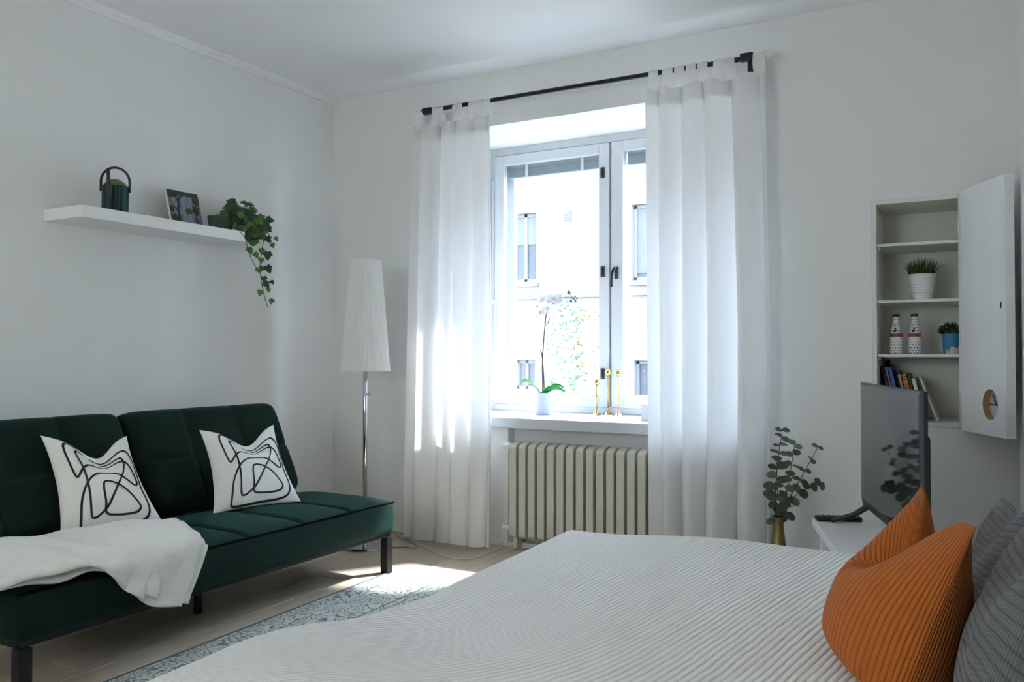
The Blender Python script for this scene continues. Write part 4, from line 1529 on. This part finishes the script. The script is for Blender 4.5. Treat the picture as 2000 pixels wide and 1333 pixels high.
ELA, ELB = round_leaf(EUCA), round_leaf(EUCB)
re_ = random.Random(4)
stems = [[(0, 0, 0), (-0.012, 0.0, 0.14), (-0.008, 0.0, 0.22), (-0.002, 0, 0.30), (0.008, 0, 0.37), (0.018, 0, 0.432)],
         [(0.004, 0.004, 0), (0.022, 0.01, 0.12), (0.036, 0.02, 0.20), (0.053, 0.02, 0.30), (0.064, 0.02, 0.372)],
         [(0.004, -0.004, 0), (0.03, -0.01, 0.11), (0.075, -0.02, 0.20), (0.118, -0.02, 0.28), (0.165, -0.02, 0.372)],
         [(0.003, 0, 0), (0.03, 0.0, 0.09), (0.08, -0.03, 0.17), (0.15, -0.04, 0.215), (0.172, -0.04, 0.222)],
         [(0, 0, 0), (-0.008, -0.02, 0.08), (0.0, -0.04, 0.14), (0.012, -0.055, 0.20)]]
for si, st in enumerate(stems):
    P3 = spline(st, 8)
    MB().tube(P3, [0.0028 - 0.0016 * i / (len(P3) - 1) for i in range(len(P3))], 6).build('sprig_stem', STEM, euc, smooth=True)
    n = len(P3)
    step = (9, 9, 8, 7, 6)[si]
    npair = (9, 7, 7, 6, 4)[si]
    for k in range(npair):
        f_ = 0.24 + 0.76 * k / (npair - 1)
        p = P3[min(n - 1, int(f_ * (n - 1)))]
        d = (P3[min(n - 1, int(f_ * (n - 1)) + 1)] - P3[max(0, int(f_ * (n - 1)) - 1)]).normalized()
        a = k * 1.25 + si
        for s in (1, -1):
            side = Vector((cos(a), sin(a) * 0.6, 0)) * s
            tip = side + d * 0.35 + Vector((0, 0, re_.uniform(-0.25, 0.25)))
            size = (0.050 - 0.016 * f_ ** 2) * re_.uniform(0.85, 1.12)
            if si == 2 and f_ > 0.6:
                size *= 0.75
            nn = d + Vector((0.25, -0.75, 0.1)) * 0.7 + Vector((re_.gauss(0, .2), re_.gauss(0, .2), 0))
            put_leaf(ELA if re_.random() < 0.75 else ELB, euc, p, nn, tip, size)

# ---------------------------------------------------------------- wall cupboard
cup = thing('wall_cupboard', (3.238, 0.0, CZ0), 'white recessed wall cupboard with shelves and open door', 'cupboard')
cw = (CX1 - CX0) / 2
ch = CZ1 - CZ0
m = MB()
m.box(-cw + 0.001, -cw + 0.020, -0.006, 0.34, 0.001, ch - 0.001).box(cw - 0.012, cw - 0.001, 0.0, 0.34, 0.001, ch - 0.001)
m.box(-cw + 0.020, cw - 0.012, -0.006, 0.34, ch - 0.020, ch - 0.001).box(-cw + 0.020, cw - 0.012, -0.006, 0.34, 0.001, 0.020)
m.build('carcass', CUPW, cup, bevel=0.002)
MB().box(-cw + 0.020, cw - 0.012, 0.332, 0.345, 0.02, ch - 0.02).build('back_panel', CUPW, cup)
SHZ = (1.038, 1.275, 1.522)
shm = MB().box(-cw + 0.020, cw - 0.012, 0.018, 0.332, -0.013, 0.0).mesh('cupboard_shelf', CUPW, bevel=0.0015, seg=1)
for z in SHZ:
    o = link('cupboard_shelf', shm, cup)
    o.location = (0, 0, z - CZ0)
    for x in (-cw + 0.024,):
        MB().box(x, x + 0.006, 0.03, 0.06, -0.026, -0.013).build('shelf_bracket', CUPW, o)
# door, hinged on the right, wide open
hinge = Vector((3.408, -0.010))
dend = Vector((3.562, -0.332))
dd = (dend - hinge).normalized()
DL = (dend - hinge).length
door = bpy.data.objects.new('cupboard_door', None)
# door slab with a round vent hole: local x along the door, local y into its thickness, z up
m = MB()
DT = 0.034
DH0, DH1 = -0.008, ch + 0.006
hcx, hcz, hr = 0.235, 0.113, 0.060
n = 48
ring, rect = [], []
for k in range(n):
    a = 2 * pi * k / n
    ca, sa = cos(a), sin(a)
    ring.append((hcx + hr * ca, hcz + hr * sa))
    t_ = 1e9
    if ca > 1e-9: t_ = min(t_, (DL - hcx) / ca)
    if ca < -1e-9: t_ = min(t_, -hcx / ca)
    if sa > 1e-9: t_ = min(t_, (0.30 - hcz) / sa)
    if sa < -1e-9: t_ = min(t_, (DH0 - hcz) / sa)
    rect.append([hcx + t_ * ca, hcz + t_ * sa])
for cx_, cz_ in ((DL, 0.30), (0, 0.30), (0, DH0), (DL, DH0)):
    k = min(range(n), key=lambda i: (rect[i][0] - cx_) ** 2 + (rect[i][1] - cz_) ** 2)
    rect[k] = [cx_, cz_]
for yy, fl_ in ((0.0, False), (DT, True)):
    b0 = len(m.v)
    m.v += [(x, yy, z) for x, z in ring] + [(x, yy, z) for x, z in rect]
    for k in range(n):
        j = (k + 1) % n
        m.f.append((b0 + k, b0 + j, b0 + n + j, b0 + n + k))
for k in range(n):
    j = (k + 1) % n
    m.f.append((k, j, 2 * n + j, 2 * n + k))
    m.f.append((n + k, n + j, 3 * n + j, 3 * n + k))
m.box(0, DL, 0.0, DT, 0.30, DH1)
dme = m.mesh('door', mat('door_paint', (0.86, 0.87, 0.88), 0.45, var=0.05, vscale=6))
door = link('door', dme, cup)
mt = Matrix(((dd.x, -dd.y * -1, 0, 0), (dd.y, dd.x * -1, 0, 0), (0, 0, 1, 0), (0, 0, 0, 1)))
# local y must point to the right wall side (away from the room's left)
ey = Vector((-dd.y, dd.x))
if ey.x < 0:
    ey = -ey
mt = Matrix(((dd.x, ey.x, 0, hinge.x - 3.238), (dd.y, ey.y, 0, hinge.y), (0, 0, 1, 0), (0, 0, 0, 1)))
door.matrix_local = mt
rg_ = MB()
rg_.grid(lambda a, v: (hcx + hr * 0.992 * cos(2 * pi * a), 0.001 + v * (DT - 0.002), hcz + hr * 0.992 * sin(2 * pi * a)), 48, 1)
rg_.build('hole_lining', TANW, door, smooth=True)
dc = MB()
dc.prism([(hcx + hr * 0.985 * cos(2 * pi * k / 32), hcz + hr * 0.985 * sin(2 * pi * k / 32)) for k in range(32)], lambda p: (p[0], DT - 0.008, p[1]), lambda p: (p[0], DT - 0.003, p[1]))
vd = dc.build('vent_disc', GLOSSW, door)
MB().box(hcx - 0.055, hcx + 0.055, DT - 0.011, DT - 0.008, hcz - 0.004, hcz + 0.002).tube([(hcx - 0.03, DT - 0.010, hcz + 0.04), (hcx, DT - 0.012, hcz - 0.002)], 0.004, 6).build('vent_bar', STEEL, door)
MB().box(0.318, 0.326, -0.0015, 0.002, 0.484, 0.508).build('keyhole', PLASTIC, door)
for z in (0.15, ch - 0.15):
    MB().tube([(-0.002, -0.004, z - 0.03), (-0.002, -0.004, z + 0.03)], 0.005, 8).build('hinge', CUPW, door, smooth=True)


# --- grass in a white ribbed pot
gp = thing('potted_grass', (3.256, 0.11, SHZ[1]), 'short green grass in a white grooved pot inside the cupboard', 'plant')
prof = [(0, 0), (0.041, 0.0)]
for k in range(8):
    z = 0.006 + k * 0.0125
    r = 0.0415 + 0.0145 * z / 0.11
    prof += [(r, z), (r + 0.0006, z + 0.004), (r, z + 0.009), (r - 0.0010, z + 0.0108)]
prof += [(0.0565, 0.108), (0.0565, 0.113), (0.052, 0.113), (0.050, 0.100), (0, 0.100)]
MB().lathe(prof, 36).build('plant_pot', CERAM, gp, auto=30)
gb = MB()
rgr = random.Random(9)
for k in range(330):
    a, r0 = rgr.uniform(0, 2 * pi), 0.045 * sqrt(rgr.random())
    p0 = Vector((r0 * cos(a), r0 * sin(a), 0.10))
    ln = rgr.uniform(0.065, 0.108) * (1 - 0.25 * (r0 / 0.045) ** 2)
    out_ = r0 / 0.045 * rgr.uniform(0.1, 0.5)
    if k % 30 == 0:
        out_ = 0.95
        ln = 0.085
    dir_ = Vector((cos(a) * out_, sin(a) * out_, 1)).normalized()
    p1 = p0 + dir_ * ln * 0.55
    p2 = p1 + (dir_ + Vector((cos(a) * out_ * 0.5, sin(a) * out_ * 0.5, -0.05))).normalized() * ln * 0.45
    s = dir_.cross(Vector((rgr.uniform(-1, 1), rgr.uniform(-1, 1), 0.1))).normalized() * 0.0018
    b0 = len(gb.v)
    gb.v += [tuple(p0 - s), tuple(p0 + s), tuple(p1 + s * 0.8), tuple(p1 - s * 0.8), tuple(p2)]
    gb.f += [(b0, b0 + 1, b0 + 2, b0 + 3), (b0 + 3, b0 + 2, b0 + 4)]
o = gb.build('grass_blades', GRASS, gp)
o['kind'] = 'stuff'
MB().lathe([(0, 0.1005), (0.0495, 0.1005), (0.0495, 0.102), (0, 0.103)], 20).build('soil', SOIL, gp)


# --- two dotted bottles
def bottle(loc, label):
    t = thing('bottle', loc, label, 'bottle', 'dotted bottles in the cupboard')
    prof = [(0.0225, 0.0), (0.0265, 0.003), (0.0270, 0.012), (0.0268, 0.045), (0.0262, 0.070), (0.0245, 0.090), (0.0205, 0.108), (0.0165, 0.125), (0.0138, 0.142), (0.0132, 0.158), (0.0132, 0.168)]
    m = MB()
    L = [0]
    for (a, b_), (c, d) in zip(prof, prof[1:]):
        L.append(L[-1] + sqrt((a - c) ** 2 + (b_ - d) ** 2))
    def fn(a, v):
        i = int(round(v * (len(prof) - 1)))
        r, z = prof[i]
        return (r * cos(2 * pi * a), r * sin(2 * pi * a), z)
    m.grid(fn, 28, len(prof) - 1, uvfn=lambda a, v: (a * 14, L[int(round(v * (len(prof) - 1)))] / 0.0125))
    m.poly([(0.0225 * cos(2 * pi * k / 28), 0.0225 * sin(2 * pi * k / 28), 0) for k in range(28)])
    m.build('bottle_body', DOTS, t, smooth=True)
    MB().lathe([(0.0135, 0.166), (0.0150, 0.167), (0.0150, 0.175), (0.013, 0.178), (0, 0.178)], 20).build('crown_cap', mat('cap_dark', (0.05, 0.05, 0.05), 0.4, metal=0.6), t, auto=40)
    LB = mat('label_red', (0.40, 0.10, 0.11), 0.5)
    LK = mat('label_black', (0.02, 0.02, 0.02), 0.5)
    lb = MB()
    lb.grid(lambda a, v: ((0.0262 - 0.0008 * v) * 1.02 * sin(a * 4.4 - 2.2), -(0.0262 - 0.0008 * v) * 1.02 * cos(a * 4.4 - 2.2), 0.075 + 0.017 * v), 20, 1)
    lab = lb.build('label_band', LB, t, smooth=True)
    # small dark emblem above the band and broken strokes on it
    def on(a, z, r):
        return (r * sin(a), -r * cos(a), z)
    e = MB()
    for (a0, z0, ra, rz) in ((-0.12, 0.104, 0.30, 0.0035), (-0.05, 0.110, 0.16, 0.005), (0.05, 0.115, 0.20, 0.0028), (-0.22, 0.100, 0.18, 0.003)):
        e.poly([on(a0 + ra * cos(2 * pi * k / 12), z0 + rz * sin(2 * pi * k / 12), interp([(0.09, 0.0256), (0.108, 0.0220), (0.125, 0.0180)], z0) + 0.001) for k in range(12)])
    e.build('emblem', LK, t)
    s_ = MB()
    for k in range(7):
        a0 = -0.75 + k * 0.22
        s_.poly([on(a0, 0.079, 0.0272), on(a0 + 0.13, 0.079, 0.0272), on(a0 + 0.13, 0.087, 0.0270), on(a0, 0.087, 0.0270)])
    s_.build('label_strokes', LK, t)
    return t


bottle((3.152, 0.10, SHZ[0]), 'white dotted bottle on the cupboard shelf, the left one of the pair')
bottle((3.226, 0.10, SHZ[0]), 'white dotted bottle on the cupboard shelf, next to the blue pot')

# --- blue and white pot with a small leafy plant
bpz = thing('potted_herb', (3.368, 0.13, SHZ[0]), 'small green plant in a blue and white patterned pot', 'plant')
PB = mat('pot_blue_white', (0.045, 0.22, 0.42), 0.4, color2=(0.62, 0.60, 0.57), vscale=14)
_rm = [n for n in PB.node_tree.nodes if n.bl_idname == 'ShaderNodeMapRange'][0]
_rm.inputs[1].default_value = 0.52
_rm.inputs[2].default_value = 0.55
MB().lathe([(0, 0), (0.029, 0.0), (0.031, 0.003), (0.0385, 0.084), (0.0385, 0.088), (0.035, 0.088), (0.033, 0.078), (0, 0.078)], 30).build('plant_pot', PB, bpz, auto=40)
ml = MB()
rm2 = random.Random(21)
for (cx_, cy_, cz_, rr) in ((-0.018, -0.008, 0.113, 0.023), (0.016, 0.0, 0.108, 0.021), (-0.002, 0.012, 0.118, 0.022), (-0.033, 0.004, 0.100, 0.016), (0.030, -0.01, 0.098, 0.016), (0.0, -0.02, 0.100, 0.020)):
    for k in range(90):
        d = Vector((rm2.gauss(0, 1), rm2.gauss(0, 1), rm2.gauss(0, 1))).normalized()
        small_leaf(ml, Vector((cx_, cy_, cz_)) + d * rr * rm2.uniform(0.6, 1.0), 0.013, 0.0045, rm2)
o = ml.build('foliage', MOSS, bpz)
o['kind'] = 'stuff'
MB().lathe([(0, 0.079), (0.033, 0.079), (0, 0.082)], 16).build('soil', SOIL, bpz)


# --- books leaning on the cupboard floor
def book(x, th, hg, dp, tilt, col, label, y0=0.09, cat='book'):
    t = thing('book', (x, y0, CZ0 + 0.021), label, cat, 'books leaning in the cupboard')
    t.rotation_euler = (0, tilt, 0)
    cm = mat('book_cover_%d' % int(x * 10000), col, 0.5)
    PG = mat('book_pages', (0.72, 0.69, 0.60), 0.9)
    MB().box(0, 0.0022, 0, dp, 0, hg).box(th - 0.0022, th, 0, dp, 0, hg).box(0, th, 0, 0.0025, 0, hg).build('cover', cm, t)
    MB().box(0.0024, th - 0.0024, 0.003, dp - 0.004, 0.003, hg - 0.003).build('pages', PG, t)
    return t, cm


LEAN = radians(-13)
book(3.118, 0.014, 0.262, 0.085, radians(-5), (0.03, 0.035, 0.03), 'dark green book, the tallest, against the cupboard side', 0.24)
book(3.144, 0.012, 0.240, 0.14, LEAN, (0.10, 0.012, 0.03), 'dark red book leaning at the cupboard side')
book(3.157, 0.010, 0.236, 0.14, LEAN, (0.20, 0.16, 0.32), 'thin violet book between the red and blue books')
book(3.168, 0.018, 0.234, 0.14, LEAN, (0.02, 0.10, 0.36), 'bright blue book in the leaning row')
book(3.188, 0.013, 0.222, 0.13, LEAN, (0.025, 0.04, 0.05), 'black book right of the blue book', 0.14)
book(3.2025, 0.013, 0.205, 0.13, LEAN, (0.42, 0.27, 0.20), 'pale pink book left of the orange book')
bk, _c = book(3.217, 0.022, 0.204, 0.13, LEAN, (0.50, 0.17, 0.02), 'orange book with black lettering bands on its spine')
for z in (0.190, 0.176):
    MB().box(0.002, 0.020, -0.0008, 0.0, z, z + 0.006).build('spine_band', PLASTIC, bk)
for k in range(6):
    MB().box(0.004, 0.018, -0.0006, 0.0, 0.10 + k * 0.011, 0.104 + k * 0.011).build('spine_lettering', mat('dark_orange_print', (0.22, 0.07, 0.01), 0.6), bk)
book(3.240, 0.010, 0.208, 0.13, LEAN, (0.10, 0.08, 0.03), 'thin olive brown book right of the orange one', 0.10)
book(3.252, 0.018, 0.186, 0.14, radians(-13), (0.70, 0.68, 0.63), 'white book leaning behind the television edge')
cd_ = thing('white_board', (3.318, 0.085, CZ0 + 0.021), 'plain white card panel leaning rightmost in the cupboard', 'card')
cd_.rotation_euler = (0, radians(-20), 0)
MB().box(-0.006, 0, 0, 0.19, 0.002, 0.20).build('panel', mat('card_white', (0.70, 0.69, 0.64), 0.8), cd_)
MB().box(-0.0075, -0.006, 0.01, 0.18, 0.012, 0.19).build('panel_backing', mat('card_grey', (0.5, 0.49, 0.46), 0.8), cd_)

# ---------------------------------------------------------------- on the window sill
WS = 0.697
orc = thing('potted_orchid', (1.318, 0.25, WS), 'white orchid in a white pot on the window sill', 'plant')
MB().lathe([(0, 0), (0.044, 0.0), (0.047, 0.004), (0.0485, 0.05), (0.056, 0.118), (0.057, 0.124), (0.053, 0.124), (0.046, 0.055), (0.043, 0.10), (0, 0.10)], 36).build('plant_pot', CERAB, orc, auto=40)
MB().lathe([(0, 0.101), (0.049, 0.101), (0, 0.105)], 20).build('bark_mulch', SOIL, orc)
stem = [(0, 0, 0.10), (0.0, 0, 0.18), (-0.002, 0, 0.28), (0.004, 0, 0.40), (0.014, 0, 0.50), (0.026, -0.01, 0.56), (0.05, -0.02, 0.60), (0.09, -0.02, 0.635), (0.14, -0.02, 0.655), (0.19, -0.02, 0.655), (0.215, -0.02, 0.64)]
P3 = spline(stem, 6)
MB().tube(P3, [0.0042 - 0.0026 * i / (len(P3) - 1) for i in range(len(P3))], 8).build('flower_stem', ORST, orc, smooth=True)
MB().tube(spline([(0.01, 0, 0.10), (0.004, 0.006, 0.2), (-0.006, 0.004, 0.33), (-0.016, 0, 0.365)], 5), 0.003, 6).build('support_stem', ORST, orc, smooth=True)
MB().tube(spline([(0.016, 0, 0.50), (0.035, -0.004, 0.515), (0.045, -0.004, 0.545)], 5), 0.0018, 6).build('side_shoot', ORST, orc, smooth=True)


def strap_leaf(tipx, tipz, wd, y):
    m = MB()
    def fn(a, v):
        k = v
        x = tipx * k
        z = 0.105 + (4 * k * (1 - k) * 0.028) + (tipz - 0.105) * k
        w_ = wd * (sin(pi * min(1, 0.12 + 0.88 * k)) ** 0.7 + 0.08 * (1 - k))
        q = (a - 0.5) * 2
        return (x, y + q * w_ * 0.75, z + abs(q) * 0.010 - q * w_ * 0.55)
    m.grid(fn, 6, 14)
    o = m.build('leaf', ORCHL, orc, smooth=True)
    md = o.modifiers.new('thick', 'SOLIDIFY')
    md.thickness = 0.002
    return o


strap_leaf(-0.135, 0.178, 0.024, -0.01)
strap_leaf(0.145, 0.128, 0.024, -0.015)
strap_leaf(0.115, 0.150, 0.016, 0.03)


def petal_mesh(w_, l_):
    m = MB()
    def fn(a, v):
        q = (a - 0.5) * 2
        ww = w_ * sin(pi * (0.06 + 0.86 * v) ** 0.8) ** 0.75
        return (q * ww, l_ * v, 0.25 * l_ * v * v * 0.4 - 0.18 * ww * q * q)
    m.grid(fn, 6, 8)
    return m


PME = petal_mesh(0.021, 0.036).mesh('petal', PETAL, smooth=True)
SME = petal_mesh(0.0125, 0.034).mesh('petal', PETAL, smooth=True)


def flower(pos, facing, scale, roll_):
    z = Vector(facing).normalized()
    x = Vector((0, 0, 1)).cross(z).normalized()
    y = z.cross(x)
    m = Matrix((x, y, z)).transposed().to_4x4()
    m.translation = Vector(pos)
    lip = MB().lathe([(0, -0.004), (0.004, -0.002), (0.005, 0.004), (0.003, 0.010), (0, 0.012)], 8).tube([(0, -0.002, 0.004), (0, -0.010, 0.010), (0, -0.016, 0.006)], [0.003, 0.0055, 0.002], 6)
    o = lip.build('flower', LIP, orc, smooth=True)
    o.matrix_local = m @ Matrix.Rotation(roll_, 4, 'Z') @ Matrix.Scale(scale, 4)
    for a, me in ((90, PME), (-90, PME), (0, SME), (125, SME), (-125, SME)):
        p = link('petal', me, o)
        p.matrix_local = Matrix.Rotation(radians(a), 4, 'Z') @ Matrix.Translation((0, 0.002, 0.002 if me is PME else 0))
    return o


for pos, fc, s_, rl in (((0.030, -0.05, 0.652), (0.2, -1, 0.15), 0.95, 0.2), ((0.098, -0.055, 0.648), (0.45, -1, 0.05), 1.25, -0.15), ((0.008, -0.05, 0.580), (-0.1, -1, 0.1), 1.1, 0.3),
                        ((0.058, -0.05, 0.600), (0.4, -1, -0.3), 1.0, -0.3), ((0.125, -0.03, 0.665), (0.9, -0.6, 0.1), 0.9, 0.2), ((-0.012, -0.04, 0.61), (-0.7, -0.7, 0.1), 0.8, 0.5)):
    flower(pos, fc, s_, rl)
for (x, z, r) in ((0.172, 0.682, 0.0105), (0.185, 0.634, 0.008), (0.212, 0.632, 0.0065), (0.222, 0.650, 0.006), (0.210, 0.660, 0.005)):
    o = MB().lathe([(0, -1), (0.6, -0.8), (0.95, -0.2), (0.9, 0.3), (0.5, 0.85), (0, 1.05)], 12).build('bud', BUDM, orc, smooth=True)
    o.location = (x, -0.02, z)
    o.scale = (r, r, r * 1.15)
    MB().tube([(x, -0.02, z), (0.5 * (x + 0.195), -0.02, 0.5 * (z + 0.652)), (0.195, -0.02, 0.652)], 0.0014, 5).build('bud_stalk', ORST, orc, smooth=True)


def candle_holder(x, y, h, label):
    t = thing('candle_holder', (x, y, WS), label, 'candle holder', 'brass candle holders on the sill')
    MB().lathe([(0, 0), (0.027, 0), (0.028, 0.002), (0.022, 0.006), (0.010, 0.016), (0.005, 0.030), (0.004, 0.04), (0, 0.04)], 28).build('foot', BRASS, t, auto=50)
    MB().tube([(0, 0, 0.03), (0, 0, h - 0.03)], 0.0042, 12).build('stem', BRASS, t, smooth=True)
    pr = [(0, 0)] + [(0.0165 * sin(a), 0.0165 - 0.0165 * cos(a)) for a in [pi * k / 14 for k in range(1, 11)]] + [(0.0135, 0.034), (0.0175, 0.037), (0.0175, 0.039), (0.011, 0.039), (0.010, 0.02), (0, 0.02)]
    o = MB().lathe(pr, 24).build('cup', BRASS, t, auto=50)
    o.location = (0, 0, h - 0.039)
    return t


candle_holder(1.596, 0.37, 0.205, 'short brass candle holder on the sill, the lowest of three')
candle_holder(1.640, 0.43, 0.258, 'tall brass candle holder standing behind, between the other two')
candle_holder(1.726, 0.37, 0.258, 'tall brass candle holder nearest the white box on the sill')
bxm = MB().box(-0.0, 0.12, -0.05, 0.05, 0.0, 0.085)
bo = bxm.build('small_box', mat('box_card', (0.66, 0.66, 0.68), 0.6), bevel=0.002)
bo.location = (1.962, 0.14, WS)
tag(bo, 'small white box on the sill, half behind the right curtain', 'box')
MB().box(-0.002, 0.122, -0.052, 0.052, 0.062, 0.087).build('box_lid', MATS['box_card'], bo, bevel=0.002)
gl = thing('glass_goblet', (1.955, 0.40, WS), 'cream egg-shaped candle on a thin stand beside the right curtain', 'candle')
MB().lathe([(0, 0), (0.025, 0), (0.024, 0.004), (0.005, 0.012), (0.004, 0.11), (0.008, 0.115), (0, 0.116)], 20).build('stand', BRASS, gl, auto=50)
MB().lathe([(0, 0), (0.012, 0.003), (0.022, 0.018), (0.025, 0.036), (0.021, 0.056), (0.011, 0.072), (0, 0.078)], 20, (0, 0, 0.114)).build('egg', mat('cream_wax', (0.62, 0.58, 0.40), 0.4), gl, smooth=True)
gl.name = 'egg_candle'
